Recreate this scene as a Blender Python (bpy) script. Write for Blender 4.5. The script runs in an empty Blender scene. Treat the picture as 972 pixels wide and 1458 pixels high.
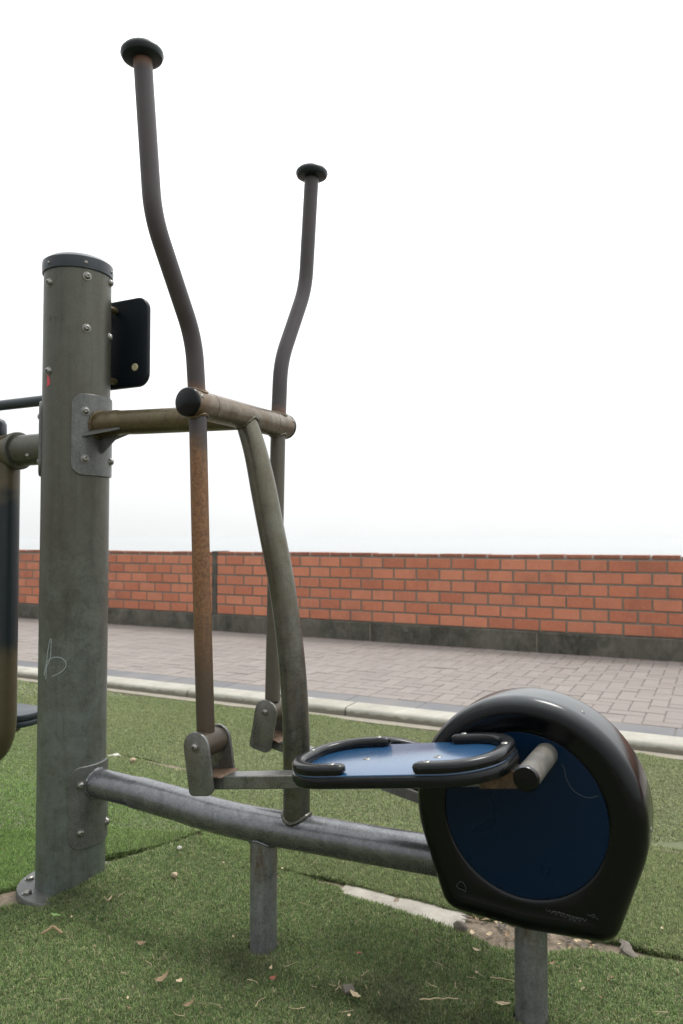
import bpy, bmesh, math, random
import numpy as np
from mathutils import Vector, Matrix, noise as mnoise

SC = bpy.context.scene
COL = SC.collection
V = Vector
R = math.radians
PI = math.pi
random.seed(7)
RNG = np.random.default_rng(11)

# ------------------------------------------------------------------ node helpers
class NT:
    def __init__(s, name):
        s.m = bpy.data.materials.new(name); s.m.use_nodes = True
        s.t = s.m.node_tree; s.n = s.t.nodes; s.l = s.t.links
        s.b = s.n['Principled BSDF']
        tc = s.n.new('ShaderNodeTexCoord'); s.obj = tc.outputs['Object']
        s.geo = s.n.new('ShaderNodeNewGeometry')
        sx = s.n.new('ShaderNodeSeparateXYZ'); s.l.new(s.obj, sx.inputs[0]); s.xyz = sx.outputs
    def put(s, sock, val):
        if isinstance(val, bpy.types.NodeSocket): s.l.new(val, sock)
        else:
            if isinstance(val, (tuple, list)) and len(val) == 3 and sock.type == 'RGBA': val = (*val, 1)
            sock.default_value = val
    def set(s, **kw):
        names = dict(color='Base Color', rough='Roughness', metal='Metallic', normal='Normal', spec='Specular IOR Level', coat='Coat Weight', coatr='Coat Roughness')
        for k, v in kw.items(): s.put(s.b.inputs[names[k]], v)
        return s
    def noise(s, scale, detail=6, rough=.6, dist=0, vec=None, stretch=None):
        t = s.n.new('ShaderNodeTexNoise'); t.inputs['Scale'].default_value = scale
        t.inputs['Detail'].default_value = detail; t.inputs['Roughness'].default_value = rough
        t.inputs['Distortion'].default_value = dist
        v = vec or s.obj
        if stretch:
            mp = s.n.new('ShaderNodeMapping'); mp.inputs['Scale'].default_value = stretch
            s.l.new(v, mp.inputs[0]); v = mp.outputs[0]
        s.l.new(v, t.inputs['Vector']); return t.outputs['Fac']
    def ramp(s, fac, *stops):
        r = s.n.new('ShaderNodeValToRGB'); e = r.color_ramp.elements
        while len(e) < len(stops): e.new(.5)
        for k, (p, c) in enumerate(stops):
            e[k].position = p
            e[k].color = (c, c, c, 1) if isinstance(c, (int, float)) else (*c, 1)
        s.l.new(fac, r.inputs[0]); return r.outputs[0]
    def mix(s, fac, a, b, mode='MIX'):
        m = s.n.new('ShaderNodeMix'); m.data_type = 'RGBA'; m.blend_type = mode
        s.put(m.inputs[0], fac); s.put(m.inputs[6], a); s.put(m.inputs[7], b); return m.outputs[2]
    def math(s, op, a, b=0.0, clamp=False):
        m = s.n.new('ShaderNodeMath'); m.operation = op; m.use_clamp = clamp
        s.put(m.inputs[0], a); s.put(m.inputs[1], b); return m.outputs[0]
    def range(s, v, a, b, c=0.0, d=1.0):
        m = s.n.new('ShaderNodeMapRange'); m.interpolation_type = 'SMOOTHSTEP'
        s.put(m.inputs[0], v)
        for k, q in enumerate((a, b, c, d)): m.inputs[k+1].default_value = q
        return m.outputs[0]
    def bump(s, h, strength=.3, dist=.002):
        b = s.n.new('ShaderNodeBump'); b.inputs['Strength'].default_value = strength
        b.inputs['Distance'].default_value = dist
        s.put(b.inputs['Height'], h); s.l.new(b.outputs[0], s.b.inputs['Normal']); return s
    def attr(s, name):
        a = s.n.new('ShaderNodeVertexColor'); a.layer_name = name; return a.outputs['Color']

MAT = {}
def galv(key, dark, light, stain=None, amt=.5, rough=.48, metal=.35, zmix=None, fine=1.0):
    n = NT(key)
    a = n.noise(26, 8, .68, .6); b = n.noise(190, 3, .6)
    c = n.mix(n.ramp(a, (.36, 0.), (.66, 1.)), dark, light)
    c = n.mix(n.math('MULTIPLY', n.ramp(b, (.42, 0.), (.7, 1.)), .35), c, tuple(min(1, q*1.6) for q in light))
    if zmix:                                   # older, browner coat higher up
        (z0, z1, col, k) = zmix
        f = n.math('MULTIPLY', n.range(n.math('ADD', n.xyz[2], n.math('MULTIPLY', n.noise(5, 4), .5)), z0+.25, z1+.25), k)
        c = n.mix(f, c, col)
    if key == 'leg_steel':                     # rust run below the housing
        c = n.mix(n.math('MULTIPLY', n.range(n.xyz[2], .10, .19), n.ramp(n.noise(30, 6, .7, .5, None, (1, 1, .35)), (.46, 0.), (.6, .85))), c, (.11, .062, .026))
    if key == 'post_steel':                    # paler zinc bloom low down
        zz = n.math('ADD', n.xyz[2], n.math('MULTIPLY', n.math('SUBTRACT', n.noise(9, 6, .7), .5), .5))
        c = n.mix(n.math('MULTIPLY', n.range(zz, .78, .3), n.ramp(n.noise(34, 7, .72, .4), (.38, .15), (.6, .95))), c, (.155, .178, .17))
    if stain:
        s_ = n.noise(7, 7, .7, .8)
        c = n.mix(n.math('MULTIPLY', n.ramp(s_, (.5-.12*amt, 0.), (.72-.1*amt, 1.)), amt), c, stain)
    st = n.noise(60, 4, .6, 0, None, (1, 1, .06))
    c = n.mix(n.math('MULTIPLY', n.ramp(st, (.5, 0.), (.75, 1.)), .35), c, tuple(q*.45 for q in dark))
    n.set(color=c, metal=metal, rough=n.math('ADD', n.math('MULTIPLY', a, .2), rough-.1))
    n.bump(n.math('ADD', n.math('MULTIPLY', b, .6), n.math('MULTIPLY', a, .25)), .16, .0009)
    MAT[key] = n.m; return n
galv('post_steel', (0.067, 0.076, 0.066), (0.133, 0.149, 0.130), (0.064, 0.055, 0.038), .45, 0.42, 0.55, zmix=(.55, 1.0, (0.080, 0.076, 0.057), .75))
galv('beam_steel', (.125, .128, .136), (.185, .19, .198), (.11, .10, .092), .2, .27, .75)
galv('strut_steel', (0.063, 0.066, 0.058), (0.134, 0.136, 0.117), (0.082, 0.063, 0.038), .6, 0.3, 0.7, zmix=(.5, 1.0, (.098, .085, .05), .6))
galv('pivot_steel', (.085, .07, .05), (.20, .18, .145), (.115, .062, .022), .9, .33, .5)
galv('arm_steel', (.058, .046, .022), (.115, .095, .05), (.085, .055, .022), .7, .3, .5)
galv('link_steel', (0.103, 0.105, 0.103), (0.187, 0.192, 0.183), (0.142, 0.098, 0.053), .35, 0.3, 0.65)
galv('plate_steel', (0.084, 0.088, 0.085), (0.142, 0.146, 0.138), (0.092, 0.088, 0.080), .3, 0.42, 0.55)
galv('collar_steel', (0.038, 0.035, 0.028), (0.077, 0.066, 0.049), (0.084, 0.049, 0.021), .6, .45, .35)
galv('leg_steel', (0.160, 0.163, 0.171), (0.262, 0.268, 0.279), (0.148, 0.125, 0.103), .35, 0.4, 0.6)

galv('pin_steel', (0.060, 0.057, 0.051), (0.130, 0.127, 0.116), (0.146, 0.127, 0.097), .6, .5, .2)
n = NT('lever_paint')                           # dark plastic coat, rusting through on the lower tube
z = n.math('ADD', n.xyz[2], n.math('MULTIPLY', n.math('SUBTRACT', n.noise(16, 5), .5), .16))
coat = n.mix(n.noise(30, 5), (.024, .0175, .0185), (.047, .036, .038))
base = n.mix(n.range(z, .86, .55), (.088, .056, .024), (.05, .034, .020))
rust = n.mix(n.ramp(n.noise(150, 4, .7), (.36, 0.), (.62, 1.)), (.085, .036, .013), (.21, .098, .035))
c = n.mix(n.math('MULTIPLY', n.range(z, .56, .84), n.range(z, 1.13, 1.05)), base, rust)
c = n.mix(n.range(z, 1.06, 1.13), c, coat)
zr = n.math('ADD', n.xyz[2], n.math('MULTIPLY', n.math('SUBTRACT', n.noise(45, 5), .5), .03)); ring = n.math('MULTIPLY', n.range(zr, 1.195, 1.205), n.range(zr, 1.24, 1.217))
c = n.mix(n.math('MULTIPLY', ring, .75), c, (.13, .065, .03))
tip = n.range(n.xyz[2], 1.835, 1.86)
c = n.mix(n.math('MULTIPLY', tip, .7), c, (.16, .08, .04))
n.set(color=c, metal=.05, rough=n.math('ADD', .36, n.math('MULTIPLY', n.noise(60), .25)))
n.bump(n.noise(160, 4, .7), .25, .0012); MAT['lever'] = n.m

n = NT('far_lever_paint')
z = n.math('ADD', n.xyz[2], n.math('MULTIPLY', n.math('SUBTRACT', n.noise(16, 5), .5), .16))
coat = n.mix(n.noise(30, 5), (.024, .0175, .0185), (.047, .036, .038))
base = n.mix(n.noise(20, 6, .7), (.05, .046, .036), (.11, .096, .066))
c = n.mix(n.range(z, 1.15, 1.2), base, coat)
zr = n.math('ADD', n.xyz[2], n.math('MULTIPLY', n.math('SUBTRACT', n.noise(45, 5), .5), .03)); ring = n.math('MULTIPLY', n.range(zr, 1.195, 1.205), n.range(zr, 1.24, 1.217))
c = n.mix(n.math('MULTIPLY', ring, .75), c, (.13, .065, .03))
n.set(color=c, metal=.05, rough=.45); n.bump(n.noise(160, 4, .7), .2, .001); MAT['far_lever'] = n.m

n = NT('clevis_rust')
c = n.mix(n.ramp(n.noise(90, 5, .7), (.38, 0.), (.62, 1.)), (.055, .034, .02), (.135, .078, .041))
n.set(color=c, metal=.1, rough=.7); n.bump(n.noise(200), .3, .001); MAT['rust'] = n.m

def plastic(key, col, rough, scuff=.5, scale=40, dust=(.12, .12, .12), spec=.5, top_sheen=0):
    n = NT(key)
    a = n.noise(scale, 6, .7); b = n.noise(9, 5, .6, 1.5)
    c = n.mix(n.math('MULTIPLY', n.ramp(a, (.56, 0.), (.8, 1.)), scuff*.35), col, dust)
    if top_sheen:                                  # sky sheen and dust painted as a paler colour on faces that look up
        sp_ = n.n.new('ShaderNodeSeparateXYZ'); n.l.new(n.geo.outputs['Normal'], sp_.inputs[0])
        c = n.mix(n.math('MULTIPLY', n.math('MULTIPLY', n.range(sp_.outputs[2], .38, 1.0), top_sheen), n.ramp(n.noise(11, 7, .7, .6, None, (1, 3, 1)), (.25, .45), (.7, 1.))), c, (.12, .13, .137))
    n.set(color=c, rough=n.math('ADD', rough, n.math('MULTIPLY', n.math('SUBTRACT', b, .5), .18)))
    n.bump(n.noise(220, 3), .08, .0006); n.set(spec=spec); MAT[key] = n.m; return n
plastic('black_plastic', (.0010, .0013, .0018), .17, .10, 30, (.008, .008, .009), .24, .6)
plastic('black_rubber', (.002, .0024, .0032), .22, .6, 70, (.05, .05, .05), .28, .12)
plastic('grip_plastic', (.005, .010, .011), .35, .4, 40, (.06, .07, .07), .3)
plastic('cap_plastic', (.010, .017, .022), .34, .4)
plastic('sign_plastic', (.003, .006, .009), .42, .3, 40, (.04, .045, .05), .2)
plastic('blue_disc', (.0005, .0092, .0275), .3, .06, 30, (.004, .012, .02), .15)
n = plastic('blue_plate', (.012, .064, .155), .25, .45, 9, (.07, .12, .18), .9)
for k_, v_ in (('Coat Weight', .3), ('Coat Roughness', .22)): MAT['blue_plate'].node_tree.nodes['Principled BSDF'].inputs[k_].default_value = v_
plastic('dark_paint', (.012, .022, .028), .4, .6, 50, (.10, .13, .13))
n = NT('bolt_steel'); n.set(color=n.mix(n.noise(120), (.15, .147, .135), (.30, .29, .27)), metal=.9, rough=.32); MAT['bolt'] = n.m
n = NT('dull_bolt'); n.set(color=(.09, .08, .065), metal=.7, rough=.5); MAT['dull_bolt'] = n.m
n = NT('brass_bolt'); n.set(color=n.mix(n.noise(300), (.42, .37, .2), (.6, .55, .36)), metal=.2, rough=.55); MAT['brass'] = n.m
n = NT('scratch_pale'); n.set(color=(.36, .42, .42), rough=.6); MAT['scratch'] = n.m
n = NT('scratch_grey'); n.set(color=(.065, .068, .072), rough=.6); MAT['scratch_grey'] = n.m
n = NT('marker_ink'); n.set(color=(.035, .036, .042), rough=.6); MAT['ink'] = n.m
n = NT('red_sticker'); n.set(color=(.55, .04, .06), rough=.5); MAT['sticker'] = n.m

n = NT('hanger_paint')                          # brown top, dark teal paint in the middle, brown foot
z = n.math('ADD', n.xyz[2], n.math('MULTIPLY', n.math('SUBTRACT', n.noise(14, 5), .5), .2))
br = n.mix(n.noise(24, 6, .7), (.045, .036, .017), (.095, .075, .038))
tl = n.mix(n.noise(60, 6, .75), (.003, .006, .008), (.009, .02, .024))
c = n.mix(n.math('MULTIPLY', n.range(z, .56, .66), n.range(z, 1.04, .98)), br, tl)
n.set(color=c, metal=.15, rough=.42); n.bump(n.noise(150), .15, .001); MAT['hanger'] = n.m

# masonry and ground
n = NT('brick'); col = n.attr('Col')
c = n.mix(n.ramp(n.noise(9, 7, .65, .4), (.3, 0.), (.7, 1.)), n.mix(.3, col, (.26, .09, .055)), col)
c = n.mix(n.math('MULTIPLY', n.ramp(n.noise(45, 5, .7), (.5, 0.), (.75, 1.)), .45), c, (.52, .29, .21))
c = n.mix(n.math('MULTIPLY', n.ramp(n.noise(2.2, 6, .7), (.52, 0.), (.75, 1.)), .45), c, (.15, .07, .05))
n.set(color=c, rough=.85); n.bump(n.noise(70, 6, .7), .5, .003); MAT['brick'] = n.m
n = NT('mortar')
n.set(color=n.mix(n.noise(18, 7, .7), (.145, .125, .098), (.25, .225, .18)), rough=.95); n.bump(n.noise(90), .6, .004); MAT['mortar'] = n.m
n = NT('pale_mortar'); n.set(color=n.mix(n.noise(14), (.30, .30, .28), (.5, .5, .48)), rough=.95); MAT['pale_mortar'] = n.m
n = NT('plinth_concrete')
c = n.mix(n.ramp(n.noise(3.2, 9, .72, .5), (.36, 0.), (.64, 1.)), (.032, .031, .023), (.115, .108, .085))
c = n.mix(n.math('MULTIPLY', n.ramp(n.noise(15, 8, .75, .6, None, (1, 1, .55)), (.5, 0.), (.68, 1.)), .55), c, (.17, .165, .14))
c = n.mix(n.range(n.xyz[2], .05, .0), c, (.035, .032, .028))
n.set(color=c, rough=.92); n.bump(n.noise(40, 8, .7), .5, .006); MAT['plinth'] = n.m
n = NT('paver'); col = n.attr('Col')
c = n.mix(n.ramp(n.noise(3.5, 6, .7), (.35, 0.), (.7, 1.)), col, n.mix(.55, col, (.21, .19, .17)))
c = n.mix(n.math('MULTIPLY', n.ramp(n.noise(60, 5, .7), (.45, 0.), (.75, 1.)), .35), c, (.14, .11, .10))
n.set(color=c, rough=.85); n.bump(n.noise(120, 4, .7), .3, .002); MAT['paver'] = n.m
n = NT('sand_joint'); n.set(color=n.mix(n.noise(40), (.15, .133, .118), (.22, .20, .18)), rough=.95); MAT['joint'] = n.m
n = NT('kerb_concrete')
c = n.mix(n.ramp(n.noise(6, 8, .7, .4), (.3, 0.), (.7, 1.)), (.25, .237, .20), (.40, .385, .335))
c = n.mix(n.math('MULTIPLY', n.ramp(n.noise(2.3, 6, .75), (.5, 0.), (.72, 1.)), .55), c, (.26, .24, .19))
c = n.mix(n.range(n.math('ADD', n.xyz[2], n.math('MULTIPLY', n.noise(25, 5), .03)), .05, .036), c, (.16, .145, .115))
n.set(color=c, rough=.88); n.bump(n.noise(110, 5, .7), .4, .002); MAT['kerb'] = n.m
n = NT('haunch_mortar'); n.set(color=n.mix(n.noise(12, 7, .7), (.17, .15, .115), (.33, .30, .245)), rough=.95); n.bump(n.noise(60, 6), .6, .004); MAT['haunch'] = n.m
n = NT('dirt')
c = n.mix(n.ramp(n.noise(30, 8, .75), (.3, 0.), (.7, 1.)), (.10, .075, .052), (.33, .265, .195))
n.set(color=c, rough=.95); n.bump(n.noise(60, 8, .75), .9, .012); MAT['dirt'] = n.m
n = NT('footing_concrete')
c = n.mix(n.ramp(n.noise(14, 8, .7), (.3, 0.), (.7, 1.)), (.26, .235, .195), (.46, .43, .375))
n.set(color=c, rough=.9); n.bump(n.noise(80, 6, .75), .7, .005); MAT['footing'] = n.m
n = NT('turf_backing'); n.set(color=n.mix(n.noise(50, 6), (.07, .085, .04), (.13, .14, .075)), rough=.95); MAT['turf'] = n.m
n = NT('grass_blade'); n.set(color=n.attr('Col'), rough=.6, spec=.15)
tr = n.n.new('ShaderNodeBsdfTranslucent'); n.l.new(n.attr('Col'), tr.inputs[0])
mx = n.n.new('ShaderNodeMixShader'); mx.inputs[0].default_value = .3
n.l.new(n.b.outputs[0], mx.inputs[1]); n.l.new(tr.outputs[0], mx.inputs[2])
n.l.new(mx.outputs[0], n.n['Material Output'].inputs[0]); MAT['blade'] = n.m
n = NT('terrain_soil'); n.set(color=n.mix(n.noise(.4, 8, .7), (.09, .08, .06), (.16, .14, .10)), rough=.95); MAT['terrain'] = n.m
n = NT('sea_water'); n.set(color=(.03, .05, .055), rough=.18); n.bump(n.noise(.08, 8, .65), .5, .6); MAT['sea'] = n.m
n = NT('far_hill'); n.set(color=n.mix(n.noise(.01, 6), (.12, .12, .11), (.3, .29, .27)), rough=.9); MAT['hill'] = n.m
def simple(key, a, b, rough=.7, scale=120):
    n = NT(key); n.set(color=n.mix(n.noise(scale, 5, .7), a, b), rough=rough); MAT[key] = n.m
simple('leaf_brown', (.15, .098, .05), (.28, .195, .11))
simple('leaf_tan', (.36, .27, .16), (.55, .45, .30))
simple('leaf_green', (.09, .17, .04), (.16, .26, .08))
simple('leaf_red', (.20, .05, .03), (.30, .10, .06))
simple('straw', (.26, .20, .11), (.46, .38, .24))
simple('wood_grey', (.07, .058, .046), (.17, .15, .125), .85, 160)
simple('stone_pale', (.38, .36, .32), (.58, .56, .52), .9)
simple('stone_tan', (.30, .22, .14), (.46, .37, .26), .9)
simple('paper', (.5, .56, .58), (.66, .7, .72), .6)

# ------------------------------------------------------------------ mesh helpers
class MB:
    def __init__(s): s.v = []; s.f = []; s.mi = []; s.c = None
    def add(s, vs, fs, mi=0):
        o = len(s.v); s.v += [tuple(p) for p in vs]
        s.f += [tuple(i+o for i in f) for f in fs]; s.mi += [mi]*len(fs); return s
    def build(s, name, mats, parent=None, smooth=40, origin=None):
        org = V(parent_world(parent)) if parent else V(origin or (0, 0, 0))
        me = bpy.data.meshes.new(name)
        me.from_pydata([tuple(V(p)-org) for p in s.v], [], s.f)
        for m in (mats if isinstance(mats, (list, tuple)) else [mats]): me.materials.append(MAT[m])
        for p, i in zip(me.polygons, s.mi): p.material_index = i
        bm = bmesh.new(); bm.from_mesh(me); bmesh.ops.recalc_face_normals(bm, faces=bm.faces)
        if smooth:
            for f in bm.faces: f.smooth = True
            for e in bm.edges:
                if len(e.link_faces) == 2 and e.calc_face_angle(0) > R(smooth): e.smooth = False
        bm.to_mesh(me); bm.free()
        o = bpy.data.objects.new(name, me); COL.objects.link(o)
        if parent: o.parent = parent
        else: o.location = org
        return o
def parent_world(o):
    p = V((0, 0, 0))
    while o is not None: p += o.location; o = o.parent
    return p
def empty(name, loc, label, cat, group=None):
    o = bpy.data.objects.new(name, None); COL.objects.link(o); o.location = loc
    o.empty_display_size = .1; return tag(o, label, cat, group)
def tag(o, label, cat, group=None):
    o['label'] = label; o['category'] = cat; o['kind'] = 'thing'
    if group: o['group'] = group
    return o
def struct(o, kind='structure'): o['kind'] = kind; return o

def frame_of(d):
    d = V(d).normalized(); a = V((0, 0, 1)) if abs(d.z) < .9 else V((1, 0, 0))
    x = a.cross(d).normalized(); return x, d.cross(x).normalized()
def tube(mb, pts, r, seg=28, cap=True, mi=0, oval=None):
    pts = [V(p) for p in pts]; N = len(pts)
    rs = r if isinstance(r, (list, tuple)) else [r]*N
    tans = [(pts[min(i+1, N-1)]-pts[max(i-1, 0)]).normalized() for i in range(N)]
    x, y = frame_of(tans[0]); vs = []; fs = []
    for i in range(N):
        if i:
            q = tans[i-1].rotation_difference(tans[i]); x = q @ x; y = q @ y
        for k in range(seg):
            a = 2*PI*k/seg; vs.append(pts[i]+(x*math.cos(a)+y*math.sin(a))*rs[i])
    for i in range(N-1):
        for k in range(seg):
            k2 = (k+1) % seg; fs.append((i*seg+k, i*seg+k2, (i+1)*seg+k2, (i+1)*seg+k))
    if cap: fs += [tuple(range(seg))[::-1], tuple((N-1)*seg+k for k in range(seg))]
    return mb.add(vs, fs, mi)
def spline(pts, n=10):
    P = [V(p) for p in pts]; P = [P[0]*2-P[1]]+P+[P[-1]*2-P[-2]]; out = []
    for i in range(1, len(P)-2):
        a, b, c, d = P[i-1:i+3]
        for k in range(n):
            t = k/n
            out.append(.5*((2*b)+(c-a)*t+(2*a-5*b+4*c-d)*t*t+(3*b-a-3*c+d)*t**3))
    return out+[P[-2]]
def bent(pts, rad, n=8):                        # polyline with filleted corners
    P = [V(p) for p in pts]; out = [P[0]]
    for i in range(1, len(P)-1):
        a = (P[i-1]-P[i]).normalized(); b = (P[i+1]-P[i]).normalized()
        s = min(rad, .45*(P[i-1]-P[i]).length, .45*(P[i+1]-P[i]).length); p0 = P[i]+a*s; p1 = P[i]+b*s
        for k in range(n+1):
            t = k/n; out.append(p0*(1-t)**2+P[i]*2*t*(1-t)+p1*t*t)
    return out+[P[-1]]
def lathe(mb, prof, c, ax=(0, 0, 1), seg=32, mi=0):
    ax = V(ax).normalized(); x, y = frame_of(ax); c = V(c); vs = []; fs = []; N = len(prof)
    for r, h in prof:
        for k in range(seg):
            a = 2*PI*k/seg; vs.append(c+ax*h+(x*math.cos(a)+y*math.sin(a))*max(r, 1e-5))
    for i in range(N-1):
        for k in range(seg):
            k2 = (k+1) % seg; fs.append((i*seg+k, i*seg+k2, (i+1)*seg+k2, (i+1)*seg+k))
    fs += [tuple(range(seg))[::-1], tuple((N-1)*seg+k for k in range(seg))]
    return mb.add(vs, fs, mi)
def loft(mb, rings, caps=(True, True), mi=0):
    n = len(rings[0]); vs = [p for r in rings for p in r]; fs = []
    for i in range(len(rings)-1):
        for k in range(n):
            k2 = (k+1) % n; fs.append((i*n+k, i*n+k2, (i+1)*n+k2, (i+1)*n+k))
    if caps[0]: fs.append(tuple(range(n))[::-1])
    if caps[1]: fs.append(tuple((len(rings)-1)*n+k for k in range(n)))
    return mb.add(vs, fs, mi)
def prism(mb, out2, P, ax, t, bev=.002, mi=0):
    """rounded-edge slab: 2D outline out2 mapped by P(u,w)->Vector, thickness t along ax, centred"""
    ax = V(ax).normalized(); c = V((sum(p[0] for p in out2)/len(out2), sum(p[1] for p in out2)/len(out2)))
    def ring(off, h):
        r = []; N = len(out2)
        for i in range(N):
            a, b, d = V(out2[i-1]), V(out2[i]), V(out2[(i+1) % N])
            tg = (d-a).normalized(); nn = V((-tg.y, tg.x))
            if nn.dot(c-b) < 0: nn = -nn
            q = b+nn*off; r.append(P(q.x, q.y)+ax*h)
        return r
    k = .3
    return loft(mb, [ring(bev, -t/2), ring(bev*k, -t/2+bev*k), ring(0, -t/2+bev), ring(0, t/2-bev), ring(bev*k, t/2-bev*k), ring(bev, t/2)], mi=mi)
def rrect(cx, cy, hw, hh, r, n=8):
    o = []
    for sx, sy, a0 in ((1, 1, 0), (-1, 1, 90), (-1, -1, 180), (1, -1, 270)):
        for k in range(n+1):
            a = R(a0+90*k/n); o.append((cx+sx*(hw-r)+r*math.cos(a), cy+sy*(hh-r)+r*math.sin(a)))
    return o
def box(mb, lo, hi, bev=0, mi=0):
    (a, b, c), (d, e, f) = lo, hi
    if bev:
        o = rrect((a+d)/2, (b+e)/2, (d-a)/2, (e-b)/2, bev, 3)
        return prism(mb, o, lambda u, w: V((u, w, (c+f)/2)), (0, 0, 1), f-c, bev, mi)
    vs = [(x, y, z) for z in (c, f) for y in (b, e) for x in (a, d)]
    return mb.add(vs, [(0, 2, 3, 1), (4, 5, 7, 6), (0, 1, 5, 4), (2, 6, 7, 3), (0, 4, 6, 2), (1, 3, 7, 5)], mi)
def weld(mb, P, d, Rh, Q, e, r, side, br=.0035, seg=44):
    """bead where a branch tube (axis Q+e, radius r) meets a host tube (axis P+d, radius Rh)"""
    P, Q = V(P), V(Q); d, e = V(d).normalized(), V(e).normalized(); x, y = frame_of(e); pts = []
    for k in range(seg):
        a = 2*PI*k/seg; p = Q+(x*math.cos(a)+y*math.sin(a))*(r+.0005)-P
        pp = p-d*p.dot(d); ee = e-d*e.dot(d)
        A = ee.dot(ee); B = 2*pp.dot(ee); C = pp.dot(pp)-Rh*Rh; D = max(B*B-4*A*C, 0)
        t = (-B+side*math.sqrt(D))/(2*A); pts.append(P+p+e*t)
    vs = []; fs = []; m = 8
    for i, p in enumerate(pts):
        tg = (pts[(i+1) % seg]-pts[i-1]).normalized(); u, w = frame_of(tg)
        rr = br*(1+.22*math.sin(i*2.4)+random.uniform(-.1, .1))
        for k in range(m): vs.append(p+(u*math.cos(2*PI*k/m)+w*math.sin(2*PI*k/m))*rr)
    for i in range(seg):
        i2 = (i+1) % seg
        # align neighbouring rings
        best = min(range(m), key=lambda s: (V(vs[i*m])-V(vs[i2*m+s])).length)
        flip = (V(vs[i*m+1])-V(vs[i2*m+(best+1) % m])).length > (V(vs[i*m+1])-V(vs[i2*m+(best-1) % m])).length
        sg = -1 if flip else 1
        for k in range(m): fs.append((i*m+k, i*m+(k+1) % m, i2*m+(best+sg*(k+1)) % m, i2*m+(best+sg*k) % m))
    return mb.add(vs, fs)
def bolt(parent, p, nrm, r=.0075, name='bolt', mat='bolt'):
    m = MB(); nrm = V(nrm).normalized(); p = V(p)
    lathe(m, [(r*1.35, -.002), (r*1.35, .001), (r*1.3, .0018), (r*1.02, .002), (r*.98, r*.45), (r*.78, r*.78), (r*.45, r*.92), (r*.42, r*.5), (0, r*.45)], p, nrm, 20)
    return m.build(name, mat, parent, 50)
def screw(parent, p, nrm, r=.005, name='screw', mat='bolt'):
    m = MB(); lathe(m, [(r, -.002), (r, .0006), (r*.8, .0016), (r*.4, .002), (r*.34, .0008), (0, .0006)], V(p), nrm, 16)
    return m.build(name, mat, parent, 50)

# ------------------------------------------------------------------ cross trainer
PX, Y0 = -1.526, 1.464
PR = .0858
TR = empty('cross_trainer', (PX, Y0, 0), 'grey steel outdoor cross trainer with upright levers, blue footplates and black flywheel housing', 'exercise machine')
AX = V((PX, Y0, 0))
def onpost(deg, z, r=PR): return V((PX+r*math.cos(R(deg)), Y0+r*math.sin(R(deg)), z))
def pdir(deg): return V((math.cos(R(deg)), math.sin(R(deg)), 0))

m = MB(); tube(m, [AX+V((0, 0, z)) for z in (-.05, .3, .6, .9, 1.2, 1.5, 1.628)], PR, 64)
post = m.build('post', 'post_steel', TR)
m = MB(); rc = PR+.004
lathe(m, [(rc-.004, 1.598), (rc, 1.599), (rc+.001, 1.615), (rc, 1.629), (rc-.006, 1.634), (.075, 1.640), (.05, 1.646), (.025, 1.649), (0, 1.650)], AX, (0, 0, 1), 64)
cap = m.build('post_cap', 'cap_plastic', TR)
for d in (-97, -32, 25, 90, 150, 205): screw(cap, onpost(d, 1.612, rc+.001), pdir(d), .0045)
for d, z in ((-29, 1.578), (-98, 1.562), (28, 1.585), (-29, 1.443), (27, 1.438), (-97, 1.332), (-160, 1.565), (-165, 1.40)): bolt(post, onpost(d, z), pdir(d), .0085)
m = MB(); lathe(m, [(.130, -.02), (.130, .012), (.128, .015), (.09, .016), (0, .016)], AX, (0, 0, 1), 64)
fl = m.build('base_flange', 'plate_steel', TR)
for d in (-158, -112, 150):
    m = MB(); p = AX+pdir(d)*.109; lathe(m, [(.0135, .014), (.0135, .0165), (.010, .0155), (.010, .020), (.007, .0225), (0, .023)], p, (0, 0, 1), 18)
    m.build('anchor_bolt', 'bolt', fl)

def clamp(ctr, z0, z1, half, name='clamp_plate', t=.0055, rad=.03, bolts=True):
    m = MB(); cols = 36; vs = []; fs = []; w = R(half)*PR
    def zr(s):
        e = w-abs(s)
        if e >= rad: return 0
        q = rad-e; return rad-math.sqrt(max(rad*rad-q*q, 0))
    ss = [-w*math.cos(PI*i/cols) for i in range(cols+1)]
    for s in ss:
        a = ctr+math.degrees(s/PR); q = min(zr(s), rad)
        for rr, e in ((PR-.004, 0), (PR+t-.0015, 0), (PR+t, .0015), (PR+t, -.0015), (PR+t-.0015, 0), (PR-.004, 0)):
            pass
        lo, hi = z0+q, z1-q
        for rr, zz in ((PR-.003, lo), (PR+t-.0015, lo), (PR+t, lo+.0015), (PR+t, hi-.0015), (PR+t-.0015, hi), (PR-.003, hi)): vs.append(onpost(a, zz, rr))
    for i in range(cols):
        for k in range(5): fs.append((i*6+k, (i+1)*6+k, (i+1)*6+k+1, i*6+k+1))
    fs += [tuple(range(6)), tuple(cols*6+k for k in range(6))[::-1]]
    m.add(vs, fs); o = m.build(name, 'plate_steel', TR)
    if bolts:
        for dd in (-30, 28):
            for zz in (z0+.042, z1-.045): bolt(o, onpost(ctr+dd, zz, PR+t), pdir(ctr+dd), .0085)
    return o
up = clamp(0, 1.063, 1.273, 51)
lo_ = clamp(0, .123, .328, 48)

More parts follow.
